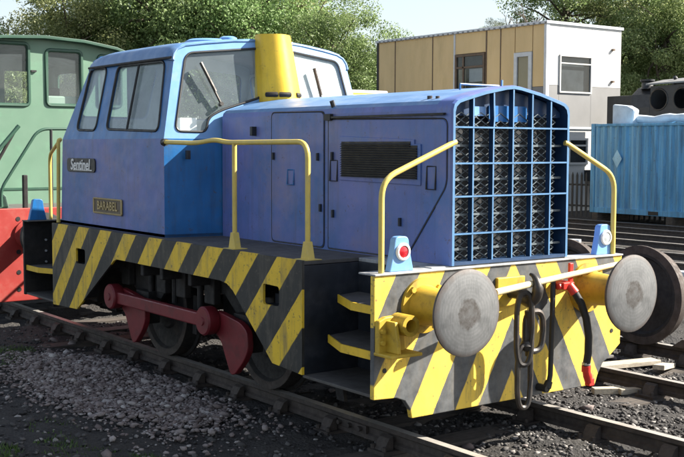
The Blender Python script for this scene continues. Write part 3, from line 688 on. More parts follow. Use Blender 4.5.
link('chain_link', (.245, -.085, .79), .062, .27, .022, dp, .35)
link('chain_link', (.235, .03, .76), .085, .15, .024, dp, .1)
link('chain_link', (.235, -.07, .43), .06, .235, .021, dp, .15)
mk('shackle_screw', MB().tube([(.24, -.03, .92), (.235, -.02, .58)], [.035, .028], 10), 'steel_dark', dp)
mk('shackle_ball', MB().lathe([(-.05, 0), (-.035, .035), (0, .05), (.035, .035), (.05, 0)], (.23, -.045, .66), (0, 0, 1), 14), 'steel_dark', dp)
# steam-heat style black pipe and the vacuum hose
mk('brake_pipe', MB().tube([(-.0, .42, 1.10), (.07, .41, 1.09), (.085, .39, 1.05), (.085, .385, .7), (.085, .375, .36), (.085, .36, .30)], .02, 10).lathe([(0, .028), (.05, .034), (.07, .02), (.07, 0)], (.085, .365, .315), (-.2, -.3, -1), 12).cyl((.0, .33, .26), (.10, .33, .26), .03, 10), 'rubber', LOC)
hv = mk('hose_valve', MB().tube([(0, .50, 1.06), (.09, .50, 1.06), (.14, .52, 1.05), (.17, .545, 1.0)], .038, 12).box(.08, .15, .44, .56, 1.03, 1.085).cyl((.11, .41, 1.055), (.11, .47, 1.055), .028, 10), 'red', LOC, .006)
mk('valve_handle', MB().box(.10, .125, .535, .575, 1.08, 1.23), 'red', hv, .006)
hs = [(.17, .545, 1.0), (.20, .585, .92), (.22, .625, .80), (.225, .65, .66), (.21, .665, .52), (.19, .67, .42)]
mk('brake_hose', MB().tube(hs, .03, 12), 'rubber', LOC)
mk('hose_coupling', MB().tube([(.19, .67, .42), (.185, .675, .37)], .036, 12).tube([(.185, .675, .38), (.18, .70, .33), (.175, .72, .28)], [.03, .036, .03], 10).box(.15, .20, .70, .76, .25, .31), 'red', LOC, .005)
mk('hose_clip', MB().tube([(.19, .67, .425), (.19, .67, .445)], .034, 12), 'chrome', LOC)

# wheels, cranks, coupling rods, frames
for ax_ in (-4.09, -2.16):
    for s in (-1, 1):
        w = mk('wheel', MB().lathe([(.0, .05), (.0, .2), (.02, .22), (.02, .40), (-.01, .42), (-.01, .49), (.12, .496), (.13, .525), (.155, .525), (.155, .42), (.12, .4), (.12, .05)], (ax_, s*.80, .492), (0, -s, 0), 40), 'wheel_face', LOC)
        mk('tyre', MB().lathe([(-.014, .425), (-.016, .488), (-.002, .489), (-.002, .425)], (ax_, s*.80, .492), (0, -s, 0), 40), 'rail_side', w)
        mk('axlebox', MB().box(ax_-.14, ax_+.14, *sorted((s*.93, s*1.06)), .36, .68), 'grime', LOC, .01)
        cr = [(-.32, .20), (-.15, .18), (.12, .14), (.23, .08), (.245, -.08), (.17, -.19), (.02, -.325), (-.05, -.335), (-.13, -.20), (-.21, -.06), (-.40, .05)]
        cs = rounded(cr, .05, 3)
        c_ = mk('crank', MB().prism([(ax_+x, s*1.09, .492+z) for x, z in cs], (0, s*.06, 0)), 'red_rod', LOC, .008)
        mk('crank_pin', MB().cyl((ax_-.33, s*1.14, .60), (ax_-.33, s*1.26, .60), .115, 24), 'red_rod', c_, .01)
        mk('axle_end', MB().cyl((ax_, s*.80, .492), (ax_, s*1.145, .492), .07, 18), 'red_rod', c_)
    mk('axle', MB().cyl((ax_, -.8, .492), (ax_, .8, .492), .08, 14), 'grime', LOC)
for s in (-1, 1):
    rd = [(-4.42, .60), (-2.49, .60)]
    r = MB().box(-4.40, -2.51, *sorted((s*1.17, s*1.235)), .535, .655)
    rod = mk('coupling_rod', r, 'red_rod', LOC, .012)
    for x, z in rd: mk('rod_boss', MB().lathe([(0, 0), (0, .12), (.015, .128), (.10, .128), (.115, .115), (.115, .04), (.125, .035), (.125, 0)], (x, s*1.155, z), (0, s, 0), 28), 'red_rod', rod)
    f = [(-5.75, .98), (-5.75, 1.22), (-.95, 1.22), (-.95, .98), (-1.6, .72), (-2.0, .62), (-2.35, .62), (-2.6, .80), (-3.65, .80), (-3.85, .62), (-4.3, .62), (-4.6, .74), (-5.1, .9)]
    fr = mk('frame_plate', MB().prism([(x, s*.94, z) for x, z in f], (0, s*.03, 0)), 'grime', LOC)
    for x in (-4.5, -3.7, -3.3, -2.75, -1.75): mk('frame_bracket', MB().box(x-.03, x+.03, *sorted((s*.975, s*1.25)), .88, 1.2).box(x-.09, x+.09, *sorted((s*.975, s*1.05)), .70, .95), 'grime', fr, .01)
    for k, x in enumerate((-4.0, -3.5, -3.0)): mk('spring_hanger', MB().cyl((x, s*1.0, .62), (x, s*1.0, 1.2), .03, 10), 'grime', fr)
    mk('brake_block', MB().prism([(-3.52, s*.70, .30), (-3.44, s*.70, .30), (-3.42, s*.70, .68), (-3.50, s*.70, .68)], (0, s*.1, 0)), 'grime', LOC)
for q in ((-3.55, -2.75, -.45, .45, .42, 1.2), (-5.6, -4.7, -.6, .6, .72, 1.2), (-1.6, -.5, -.6, .6, .62, 1.2)): mk('transmission_case', MB().box(*q), 'grime', LOC, .03)
mk('guard_iron', MB().prism([(-1.3, -.80, .70), (-1.15, -.80, .70), (-1.02, -.80, .10), (-1.12, -.80, .10)], (0, .03, 0)), 'grime', LOC)

# handrails
def hrail(path, r=.021, name='handrail'):
    P = [Vector(p) for p in path]; out = [P[0]]
    for i in range(1, len(P)-1):
        a = (P[i-1]-P[i]); b = (P[i+1]-P[i]); q = min(.13, a.length*.45, b.length*.45)
        for k in range(7):
            u = k/6; out.append((P[i]+a.normalized()*q)*(1-u)**2+P[i]*2*u*(1-u)+(P[i]+b.normalized()*q)*u*u)
    out.append(P[-1]); return MB().tube(out, r, 10)
for s in (-1, 1):
    yy = s*1.17
    ha = mk('handrail', hrail([(-3.41, s*1.14, 2.165), (-2.75, yy, 2.155), (-2.42, yy, 2.185), (-2.2, yy, 2.16), (-1.0, yy, 2.165), (-1.0, yy, DZ)]), 'rail_yellow', LOC)
    for x in (-2.09, -1.0):
        if x < -2: mk('handrail_post', MB().tube([(x, yy, DZ), (x, yy, 2.15)], .021, 10), 'rail_yellow', ha)
        mk('post_foot', MB().prism([(x-.055, yy-s*.03, DZ+.004), (x+.055, yy-s*.03, DZ+.004), (x+.02, yy-s*.03, DZ+.14), (x-.02, yy-s*.03, DZ+.14)], (0, s*.06, 0)).box(x-.08, x+.08, *sorted((yy-s*.08, yy+s*.07)), DZ, DZ+.006), 'rail_yellow', ha, .006)
    mk('rail_socket', MB().cyl((-3.44, s*1.14, 2.165), (-3.39, s*1.14, 2.165), .035, 10), 'black', ha)
    mk('handrail', hrail([(-.03, s*1.22, 1.252), (-.03, s*1.22, 1.90), (-.035, YC+s*.60, 2.16), (-.04, YC+s*.58, 2.165)]), 'rail_yellow', LOC)
    mk('handrail', hrail([(-6.70, s*.97, 1.25), (-6.70, s*.97, 2.02), (-5.99, s*1.12, 2.20), (-5.99, s*1.145, 2.19), (-5.99, s*1.16, DZ)]), 'rail_yellow', LOC)
# nameplates
def plate(name, x0, x1, z0, z1, y, m1, rim, txt, tm, size, shear, sx, sp, r):
    q = rounded([(x0, z0), (x1, z0), (x1, z1), (x0, z1)], r)
    p = mk(name, MB().prism([(x, y, z) for x, z in q], (0, -.014, 0)), m1, LOC, .003)
    if rim: mk('plate_rim', MB().tube([(x, y-.015, z) for x, z in q], .010, 6, True), rim, p)
    me = text_mesh(txt, size, .003, shear, sx, sp); me.transform(Matrix.Translation(((x0+x1)/2, y-.019, (z0+z1)/2)) @ Matrix.Rotation(math.pi/2, 4, 'X'))
    mk('lettering', me, tm, p); return p
ys = YC-1.19
p = plate('maker_plate', -5.735, -4.985, 1.845, 1.995, ys, 'plate_black', None, 'Sentinel', 'plate_white', .165, .12, .98, 1.0, .05)
mk('plate_underline', MB().box(-5.55, -5.06, ys-.018, ys-.014, 1.862, 1.873), 'plate_white', p)
plate('name_plate', -5.02, -4.34, 1.428, 1.578, ys, 'plate_brown', 'brass', 'BARABEL', 'brass', .125, 0, .92, 1.08, .012)

# shunting pole lying across the buffers
tag(mk('shunting_pole', MB().tube([(.36, -.50, 1.105), (.18, .30, 1.133), (-.005, 1.27, 1.170)], [.026, .024, .02], 10), 'pole_cream'), 'long cream wooden pole lying across the front buffers', 'pole')

# ------------------------------------------------------------------ green locomotive coupled behind
GX = -9.4
G = thing('green_locomotive', 'pale green locomotive cab with red buffer beam behind the blue locomotive', 'locomotive', (-11, 0, 0))
front = [(-1.36, 1.30), (1.36, 1.30), (1.36, 3.47), (1.1, 3.56), (.6, 3.63), (0, 3.655), (-.6, 3.63), (-1.1, 3.56), (-1.36, 3.47)]
wins = [rounded(q, .07) for q in ([(-.74, 2.70), (-.195, 2.70), (-.195, 3.57), (-.74, 3.57)], [(.065, 2.71), (.60, 2.71), (.60, 3.50), (.065, 3.50)], [(.86, 2.71), (1.22, 2.71), (1.22, 3.44), (.86, 3.46)])]
for X, nx, hs in ((GX, 1, wins), (-12.6, -1, [rounded(q, .07) for q in ([(-1.05, 2.75), (-.35, 2.75), (-.35, 3.42), (-1.05, 3.42)], [(-.1, 2.75), (.35, 2.75), (.35, 3.46), (-.1, 3.46)], [(.55, 2.75), (1.15, 2.75), (1.15, 3.42), (.55, 3.42)])])):
    panel('cab_end_wall', [(X, y, z) for y, z in front], [[(X, y, z) for y, z in h] for h in hs], (nx, 0, 0), .04, 'green', G)
    for h in hs: window([(X, y, z) for y, z in h], (nx, 0, 0), G, 'glass_clear', 'green_dark', .028, .02)
for s in (-1, 1):
    hs = [[(x, s*1.36, z) for x, z in rounded([(a, 2.7), (a+.9, 2.7), (a+.9, 3.35), (a, 3.35)], .07)] for a in (-10.7, -12.2)]
    panel('cab_side_wall', [(GX, s*1.36, 1.3), (GX, s*1.36, 3.47), (-12.6, s*1.36, 3.47), (-12.6, s*1.36, 1.3)], hs, (0, s, 0), .04, 'green', G)
    for h in hs: window(h, (0, s, 0), G, 'glass_clear', 'green_dark', .028, .02)
rp = [(-1.46, 3.46), (-1.1, 3.585), (-.6, 3.66), (0, 3.69), (.6, 3.66), (1.1, 3.585), (1.46, 3.46)]
mk('cab_roof', MB().prism([(GX+.14, y, z) for y, z in rp+[(y, z-.045) for y, z in rp[::-1]]], (-3.5, 0, 0)), 'green_dark', G, .006)
mk('cab_floor', MB().box(-12.55, GX-.05, -1.3, 1.3, 1.3, 1.34), 'deck', G)
mk('control_desk', MB().box(-9.95, -9.5, .05, .7, 1.34, 2.85), 'green_inside', G, .02)
mk('control_box', MB().box(-10.3, -10.1, .35, .55, 2.5, 3.0), 'black', G, .02)
mk('platform', MB().box(-9.4, -7.77, -1.28, 1.28, 1.27, 1.30), 'deck', G)
mk('platform_toolbox', MB().prism([(-9.2, -1.25, 1.30), (-9.2, -.86, 1.30), (-9.2, -.90, 1.46), (-9.2, -1.0, 1.54), (-9.2, -1.2, 1.54)], (.8, 0, 0)), 'green', G, .03)
gb = mk('buffer_beam', MB().box(-7.77, -7.72, -1.27, 1.27, .15, 1.335), 'red_beam', G, .01)
for y in (-1.0, -.72):
    for z in (.3, .52, .78, 1.02, 1.2): mk('beam_hole', MB().cyl((-7.721, y, z), (-7.716, y, z), .03, 10), 'rubber', gb)
for s in (-1, 1):
    b0 = Vector((-7.72, s*.8636, 1.004)); bf = mk('buffer', MB().lathe([(0, 0), (0, .19), (.03, .19), (.04, .14), (.3, .12), (.4, .1), (.42, 0)], b0, (1, 0, 0), 24), 'red_beam', G)
    mk('buffer_head', MB().lathe([(.40, .1), (.43, .27), (.445, .28), (.455, .27), (.47, .1), (.472, 0)], b0, (1, 0, 0), 32), 'rubber', bf)
    mk('frame_plate', MB().box(-13, -7.8, *sorted((s*1.05, s*1.09)), .45, 1.26), 'grime', G)
    for x in (-9.2, -11.4): mk('wheel', MB().lathe([(0, .05), (0, .48), (.12, .49), (.13, .52), (.15, .52), (.15, .05)], (x, s*.80, .49), (0, -s, 0), 32), 'wheel_face', G)
# cab-end handrails
mk('handrail', hrail([(-7.9, -1.148, 1.35), (-7.9, -1.148, 1.577), (-7.9, -.642, 2.343), (-7.9, -.15, 2.35), (-7.9, .1, 1.3)], .02), 'green_dark', G)
mk('handrail', MB().tube([(-7.9, -.474, 2.345), (-7.9, -.477, 1.30)], .02, 8), 'black', G)
mk('handrail', hrail([(-7.9, -1.25, 1.30), (-7.9, -1.25, 1.98), (-7.9, -.905, 2.375), (-7.9, -.90, 2.38)], .026), 'green_dark', G)
mk('handrail', MB().tube([(-7.95, -.905, 2.37), (-7.95, -1.24, 1.80)], .022, 8), 'grime', G)
mk('waist_strip', MB().box(GX+.001, GX+.012, -1.36, 1.36, 1.50, 1.53), 'green_dark', G)
mk('lamp_iron', MB().box(GX+.001, GX+.03, -.17, -.09, 3.175, 3.20), 'black', G)
mk('door_handle', MB().box(GX+.001, GX+.04, .66, .86, 2.02, 2.045), 'black', G)
mk('brake_standard', MB().box(-8.0, -7.94, -.84, -.78, 1.30, 1.75), 'grime', G, .01)

# ------------------------------------------------------------------ loose wheelsets on the next track
def wheelset(x, lab):
    t = thing('wheelset', lab, 'wheelset', (x, 3.14, 0), 'loose wheelsets on the next track')
    for s in (-1, 1):
        y0 = 3.14+s*.815
        w = mk('wheel', MB().lathe([(.0, .10), (.0, .17), (.03, .19), (.045, .36), (.012, .40), (.012, .45), (0, .455), (0, .508), (.105, .514), (.115, .543), (.14, .543), (.14, .43), (.1, .40), (.09, .19), (.13, .17), (.13, .09)], (x, y0, .512), (0, -s, 0), 56), 'wheel_face', t)
        mk('tyre', MB().lathe([(-.003, .500), (-.003, .510), (.104, .5165), (.114, .5455), (.143, .5455), (.143, .46)], (x, y0, .512), (0, -s, 0), 56), 'rust', w)
        mk('journal', MB().cyl((x, y0, .512), (x, y0+s*.17, .512), .06, 16), 'steel_dark', t)
    mk('axle', MB().lathe([(0, .07), (.15, .085), (.75, .075), (1.35, .085), (1.5, .07)], (x, 3.14-.75, .512), (0, 1, 0), 18), 'rust', t)
wheelset(-1.79, 'rusty loose wheelset on the next track, right behind the far buffer')
wheelset(-2.87, 'rusty loose wheelset on the next track, farther back beside the radiator grille')
tag(mk('wheel_chock', MB().prism([(-1.36, 3.80, .004), (-1.06, 3.80, .004), (-1.06, 3.80, .10), (-1.22, 3.80, .10)], (0, .17, 0)), 'rust', None, .008), 'small rusty block lying on the far rail beside the loose wheel', 'block')

# ------------------------------------------------------------------ bits lying on the ground
def plank(name, c, L, W, T, rz, m, lab, cat, dz=0, tilt=0):
    o = mk(name, MB().box(-L/2, L/2, -W/2, W/2, 0, T), m, None, .006); o.location = (c[0], c[1], hgt(c[0], c[1])+dz); o.rotation_euler = (0, tilt, rz); return tag(o, lab, cat)
plank('timber_board', (-1.45, 3.17), .8, .17, .05, R(78), 'timber', 'pale weathered board lying between the rails of the next track', 'board', .02)
plank('timber_board', (-1.15, 3.42), .55, .12, .05, R(115), 'timber', 'short pale board leaning on rubble between the next track rails', 'board', .05, .12)
plank('timber_offcut', (-.82, 2.12), .26, .09, .06, R(60), 'timber', 'left one of two pale offcuts on the sunlit cinders', 'offcut', .01)
plank('timber_offcut', (-.66, 2.31), .28, .08, .055, R(66), 'timber', 'right one of two pale offcuts on the sunlit cinders', 'offcut', .01)
for i, (x, y, L, rz, lab) in enumerate(((-6.2, 10.2, 1.9, 20, 'pale concrete sleeper dumped beside the far sidings'), (-7.3, 9.9, 1.3, 65, 'broken white slab lying between the far sidings'), (-11.6, 13.6, .5, 30, 'small white stone block between the far rails'))):
    plank('concrete_slab', (x, y), L, .25, .16, R(rz), 'trim_pale', lab, 'slab')

# ------------------------------------------------------------------ portable office building
B = thing('office_building', 'two storey portable office with tan panel side and white end wall', 'building', (-25, 25, GZ))
BX0, BX1, BY0, BY1, BT = -30.85, -21.25, 23.0, 27.0, 6.47
core = MB().box(BX0+.1, BX1-.1, BY0+.12, BY1-.1, GZ, BT-.1); mk('core_wall', core, 'room_dark', B)
win = (-26.0, -24.36, 4.1, 5.66); door = (-22.82, -21.95, 3.35, 5.53)
edges = [BX0, -29.7, -27.35, -26.05, -24.30, -23.55, BX1]
for a, b in zip(edges, edges[1:]):
    segs = [(2.86, BT)]
    if abs(a+26.05) < .01: segs = [(2.86, 4.08), (5.68, BT)]
    for z0, z1 in segs:
        if a > -23.6:
            for q in ((a, door[0]-.01, z0, z1), (door[1]+.01, b, z0, z1), (door[0], door[1], door[3]+.01, z1)):
                if q[0] < -22 or True:
                    z00 = q[2]
                    if z00 < 4.28: 
                        mk('wall_panel', MB().box(q[0]+.012, q[1]-.012, BY0+.02, BY0+.10, z00, 4.27), 'panel_grey', B, .01); z00 = 4.28
                    mk('wall_panel', MB().box(q[0]+.012, q[1]-.012, BY0+.02, BY0+.10, z00, q[3]), 'cream', B, .01)
        else: mk('wall_panel', MB().box(a+.012, b-.012, BY0+.02, BY0+.10, z0, z1), 'cream', B, .01)
    mk('lower_panel', MB().box(a+.01, b-.01, BY0+.03, BY0+.10, GZ, 2.84), 'panel_white', B)
for x in (-29.7, -27.35): mk('joint_strip', MB().box(x-.02, x+.02, BY0, BY0+.06, 2.86, BT), 'trim_brown', B)
mk('joint_strip', MB().box(-26.09, -26.01, BY0-.02, BY0+.06, 2.86, BT), 'trim_pale', B)
mk('joint_strip', MB().box(-24.33, -24.27, BY0, BY0+.06, 2.86, BT), 'trim_brown', B)
mk('joint_strip', MB().box(-23.57, -23.53, BY0, BY0+.06, 2.86, BT), 'trim_brown', B)
mk('corner_post', MB().box(BX1-.1, BX1+.02, BY0-.03, BY0+.12, GZ, BT+.05), 'trim_pale', B)
mk('corner_post', MB().box(BX0-.05, BX0+.06, BY0-.02, BY0+.12, GZ, BT+.05), 'trim_dark', B)
def framewin(name, pts, n, fw, fm, gm, back, bars=()):
    """pts: corner, u vector, v vector"""
    o, u, v = (Vector(q) for q in pts); n = Vector(n); U = u.normalized(); V = v.normalized(); m_ = MB()
    def bar(a, b, w, d): # along
        t = (b-a).normalized(); s_ = n.cross(t); m_.prism([a-s_*w/2, b-s_*w/2, b+s_*w/2, a+s_*w/2], n*d)
    bar(o+V*fw/2, o+u+V*fw/2, fw, .07); bar(o+v-V*fw/2, o+u+v-V*fw/2, fw, .07)
    bar(o+U*fw/2+V*fw, o+v+U*fw/2-V*fw, fw, .068); bar(o+u-U*fw/2+V*fw, o+u+v-U*fw/2-V*fw, fw, .068)
    for kind, t in bars:
        if kind == 'h': bar(o+v*t+U*fw, o+u+v*t-U*fw, fw*.8, .06)
        else: bar(o+u*t+V*fw, o+u*t+v-V*fw, fw*.8, .06)
    f = mk('window_frame' if name != 'door' else 'door_frame', m_, fm, B)
    q = [o+n*.02, o+u+n*.02, o+u+v+n*.02, o+v+n*.02]; mk('pane', MB().add(q, [(0, 1, 2, 3)]), gm, f)
    return f
f = framewin('window', ((win[0], BY0+.03, win[2]), (win[1]-win[0], 0, 0), (0, 0, win[3]-win[2])), (0, -1, 0), .09, 'trim_brown', 'glass_dark', None, [('h', .68), ('v', .28)])
mk('curtain', MB().box(-25.9, -25.5, BY0+.085, BY0+.11, 4.15, 5.1), 'curtain', f); mk('blind', MB().box(-25.3, -24.45, BY0+.085, BY0+.11, 4.6, 5.1), 'trim_pale', f)
d = framewin('door', ((door[0], BY0+.03, door[2]), (door[1]-door[0], 0, 0), (0, 0, door[3]-door[2])), (0, -1, 0), .15, 'trim_pale', 'glass_dark', None)
mk('door_leaf', MB().box(door[0]+.15, door[1]-.15, BY0+.045, BY0+.06, door[2], door[3]-.15), 'cream', d)
mk('roof_edge', MB().box(BX0-.08, BX1+.06, BY0-.06, BY1+.06, BT, BT+.10), 'trim_pale', B, .01)
for k in range(34):
    x = BX0+.15+k*.285
    mk('roof_clip', MB().box(x, x+.10, BY0-.075, BY0-.062, BT-.02, BT+.05), 'panel_grey', B)
# end wall (white above, grey band, white ground floor)
ew = (23.66, 25.36, 4.07, 5.42)
for y0, y1, z0, z1, m_ in ((BY0+.13, ew[0], 4.33, BT, 'panel_white'), (ew[1], BY1, 4.33, BT, 'panel_white'), (ew[0], ew[1], ew[3], BT, 'panel_white'),
                          (BY0+.13, ew[0], 2.87, 4.32, 'panel_grey'), (ew[1], BY1, 2.87, 4.32, 'panel_grey'), (ew[0], ew[1], 2.87, ew[2], 'panel_grey')):
    mk('end_panel', MB().box(BX1-.09, BX1, y0+.003, y1-.003, z0, z1), m_, B, .004)
gw = (24.2, 25.25, 1.5, 2.46)
for y0, y1, z0, z1 in ((BY0+.13, gw[0], GZ, 2.78), (gw[1], BY1, GZ, 2.78), (gw[0], gw[1], gw[3], 2.78), (gw[0], gw[1], GZ, gw[2])): mk('end_panel', MB().box(BX1-.09, BX1-.02, y0+.003, y1-.003, z0, z1), 'panel_white', B)
mk('floor_band', MB().box(BX1-.05, BX1+.03, BY0+.1, BY1+.02, 2.785, 2.865), 'trim_pale', B)
f = framewin('window', ((BX1-.02, ew[0], ew[2]), (0, ew[1]-ew[0], 0), (0, 0, ew[3]-ew[2])), (1, 0, 0), .055, 'panel_white', 'glass_dark', None, [('h', .78)])
framewin('window', ((BX1-.03, gw[0], gw[2]), (0, gw[1]-gw[0], 0), (0, 0, gw[3]-gw[2])), (1, 0, 0), .08, 'panel_white', 'glass_dark', None, [('h', .72)])
for z in (5.72, 4.55): mk('wall_bracket', MB().box(BX1, BX1+.10, 26.45, 26.55, z-.03, z+.04), 'trim_brown', B)

# ------------------------------------------------------------------ shipping container
K = thing('shipping_container', 'faded blue corrugated shipping container beyond the sidings', 'container', (-14, 22, GZ))
CX0, CX1, CY0, CZ0, CZ1 = -17.25, -5.2, 20.8, .10, 2.86
mk('corner_post', MB().box(CX0, CX0+.16, CY0, CY0+.16, CZ0, CZ1), 'container', K, .01); mk('corner_post', MB().box(CX0, CX0+.16, CY0+2.28, CY0+2.44, CZ0, CZ1), 'container', K, .01)
mk('corner_post', MB().box(CX1-.16, CX1, CY0, CY0+.16, CZ0, CZ1), 'container', K, .01)
mk('top_rail', MB().box(CX0+.16, CX1-.16, CY0+.01, CY0+.1, CZ1-.09, CZ1-.01), 'container', K, .01)
br_ = mk('bottom_rail', MB().box(CX0+.16, CX1-.16, CY0+.01, CY0+.1, CZ0, CZ0+.17), 'container', K, .01)
for x in (-15.0, -11.5): mk('fork_pocket', MB().box(x, x+.36, CY0+.0, CY0+.012, CZ0+.02, CZ0+.13), 'rubber', br_)
x = CX0+.17; k = 0
while x < CX1-.3:
    w = .276
    mm_ = MB().prism([(x, CY0+.03, CZ0+.17), (x+.07, CY0+.03, CZ0+.17), (x+.138, CY0+.085, CZ0+.17), (x+.208, CY0+.085, CZ0+.17), (x+w, CY0+.03, CZ0+.17), (x+w, CY0+.11, CZ0+.17), (x, CY0+.11, CZ0+.17)], (0, 0, CZ1-.09-CZ0-.17))
    mk('corrugated_panel', mm_, 'container_faded' if k in (0, 1, 2) or k % 7 == 5 else 'container', K); x += w; k += 1
mk('end_wall', MB().box(CX0+.02, CX0+.07, CY0+.16, CY0+2.28, CZ0, CZ1-.02), 'container', K); mk('roof_sheet', MB().box(CX0+.02, CX1-.02, CY0+.1, CY0+2.4, CZ1-.06, CZ1-.03), 'container', K)
mk('back_wall', MB().box(CX0+.1, CX1, CY0+2.36, CY0+2.42, CZ0, CZ1-.06), 'container', K)
dm = MB().prism([(-16.40, CY0+.028, 1.78), (-16.22, CY0+.028, 1.50), (-16.04, CY0+.028, 1.78), (-16.22, CY0+.028, 2.06)], (0, -.010, 0)); mk('diamond_placard', dm, 'container_pale', K)
for i, x in enumerate((-17.0, -14.2)):
    tag(mk('timber_bearer', MB().box(x-.12, x+.12, CY0-.05, CY0+2.5, GZ-.02, CZ0-.001), 'sleeper', None, .01), f'old sleeper under the blue container, {["at its left end","second from its left end"][i]}', 'bearer', 'bearers under the container')
# tarpaulin roll and crate on the container roof
rows = []
for i in range(26):
    u = i/25; cx_ = -16.9+u*6.5; r = .14+.02*math.sin(9*u*6)+.012*math.sin(31*u); rows.append([(cx_+.02*math.sin(k*2.3+i), 21.8+r*1.25*math.cos(k*2*math.pi/12), CZ1-.03+.16+r*math.sin(k*2*math.pi/12)+.03*math.sin(4*u*6)) for k in range(13)])
tr_ = mk('tarpaulin_roll', MB().grid(rows), 'tarp'); tag(tr_, 'long pale grey roll lying on top of the blue container', 'tarpaulin')
cr_ = MB().prism([(-16.98, 21.45, 2.83), (-16.2, 21.45, 2.83), (-16.14, 21.45, 3.30), (-16.4, 21.45, 3.42), (-16.98, 21.45, 3.48)], (0, .3, 0)); tag(mk('sheet_bundle', cr_, 'tarp', None, .06), 'white bundled sheet at the left end of the container roof', 'bundle')

# ------------------------------------------------------------------ black steam locomotive behind the container
T = thing('steam_locomotive', 'black steam locomotive with round cab windows behind the container', 'locomotive', (-16, 25, GZ))
TY = 25.0
tank = [(TY, 1.3), (TY, 3.5), (TY+.12, 3.95), (TY+.45, 4.2), (TY+.9, 4.28), (TY+1.35, 4.2), (TY+1.7, 3.95), (TY+1.8, 3.5), (TY+1.8, 1.3)]
mk('saddle_tank', MB().prism([(-19.2, y, z) for y, z in tank], (.9, 0, 0)), 'loco_black', T, .03)
mk('coal_bunker', MB().box(-20.4, -19.22, TY+.25, TY+1.6, 1.3, 3.95), 'loco_black', T, .03)
mk('chimney', MB().lathe([(0, .24), (.06, .2), (.22, .19), (.27, .25), (.33, .25), (.33, 0)], (-18.75, TY+.4, 4.15), (0, 0, 1), 20), 'loco_black', T)
mk('whistle', MB().lathe([(0, .05), (.25, .05), (.28, .09), (.34, .05), (.36, 0)], (-17.6, TY+.4, 4.2), (0, 0, 1), 12), 'loco_black', T)
hs = [[(cx_+.36*math.cos(a), TY, 3.76+.36*math.sin(a)) for a in [2*math.pi*k/24 for k in range(24)]] for cx_ in (-17.95, -17.0)]
panel('cab_side', [(-18.3, TY, 1.3), (-14.5, TY, 1.3), (-14.5, TY, 4.28), (-18.3, TY, 4.22)], hs, (0, -1, 0), .03, 'loco_black', T)
for h in hs: mk('window_rim', MB().tube(h, .03, 6, True), 'steel_dark', T)
mk('cab_back', MB().box(-18.3, -14.5, TY+1.6, TY+1.65, 1.3, 4.2), 'loco_black', T); mk('cab_end', MB().box(-18.32, -18.28, TY+.03, TY+1.6, 1.3, 4.2), 'loco_black', T)
mk('cab_roof', MB().prism([(-18.4, TY-.14, 4.25), (-14.4, TY-.14, 4.33), (-14.4, TY+.8, 4.56), (-18.4, TY+.8, 4.42)], (0, 0, .05)), 'panel_grey', T)
mk('cab_roof', MB().prism([(-18.4, TY+.8, 4.42), (-14.4, TY+.8, 4.56), (-14.4, TY+1.8, 4.33), (-18.4, TY+1.8, 4.25)], (0, 0, .05)), 'panel_grey', T)
mk('running_frame', MB().box(-21.5, -12, TY+.1, TY+1.7, .9, 1.3), 'loco_black', T)
for x in (-20.5, -18.6, -16.7):
    for y in (TY+.15, TY+1.55): mk('wheel', MB().lathe([(0, .05), (0, .55), (.13, .56), (.13, .05)], (x, y, .56), (0, 1, 0), 24), 'loco_black', T)

# ------------------------------------------------------------------ palisade fence
Fn = thing('palisade_fence', 'dark palisade fence between the white office and the blue container', 'fence', (-20, 22.3, GZ))
PL = MB().prism([(-.04, 0, GZ), (.04, 0, GZ), (.04, 0, 1.20), (0, 0, 1.30), (-.04, 0, 1.20)], (0, -.02, 0)).mesh('pale'); PL.materials.append(MATS['trim_dark'])
x = -22.5
while x < -14:
    o = bpy.data.objects.new('pale', PL); COL.objects.link(o); o.parent = Fn; o.location = (x+20, 0, -GZ); x += .2
for z in (.15, .85): mk('fence_rail', MB().box(-22.6, -14, 22.3, 22.34, z, z+.06), 'trim_dark', Fn)
for x in (-22.4, -19.9, -17.4): mk('fence_post', MB().box(x-.04, x+.04, 22.3+.041, 22.42, GZ, 1.2), 'trim_dark', Fn)

# ------------------------------------------------------------------ lorry far behind the hood
def at(px, D):  # a place on the ground in image column px, D metres ahead of the camera
    p = CP+(fw+rt*((px-342)/1099.25))*D; return p.x, p.y
LX, LY = at(352, 36); LO = thing('parked_lorry', 'white lorry with yellow front parked beyond the hood, left of the tan office', 'lorry', (LX, LY, GZ))
mk('cargo_box', MB().box(LX-3.6, LX+.35, LY-1.2, LY+1.2, .95, 3.95), 'panel_white', LO, .04); mk('side_band', MB().box(LX-3.58, LX+.33, LY-1.215, LY-1.203, 3.45, 3.72), 'trim_dark', LO)
cb = mk('cab', MB().prism([(LX+.45, LY-1.15, .6), (LX+2.1, LY-1.15, .6), (LX+2.1, LY-1.15, 1.9), (LX+1.8, LY-1.15, 3.0), (LX+1.5, LY-1.15, 3.75), (LX+.45, LY-1.15, 3.85)], (0, 2.3, 0)), 'yellow', LO, .05)
mk('window', MB().box(LX+.75, LX+1.6, LY-1.165, LY-1.151, 1.95, 2.75), 'rubber', cb)
mk('chassis', MB().box(LX-3.5, LX+2.0, LY-.6, LY+.6, .55, .94), 'black', LO)
for xx in (LX-2.6, LX+1.2):
    for yy in (LY-1.1, LY+.85): mk('wheel', MB().lathe([(0, .1), (0, .25), (.03, .27), (.03, .44), (.06, .48), (.22, .48), (.25, .44), (.25, .1)], (xx, yy, .29), (0, 1, 0), 24), 'rubber', LO)

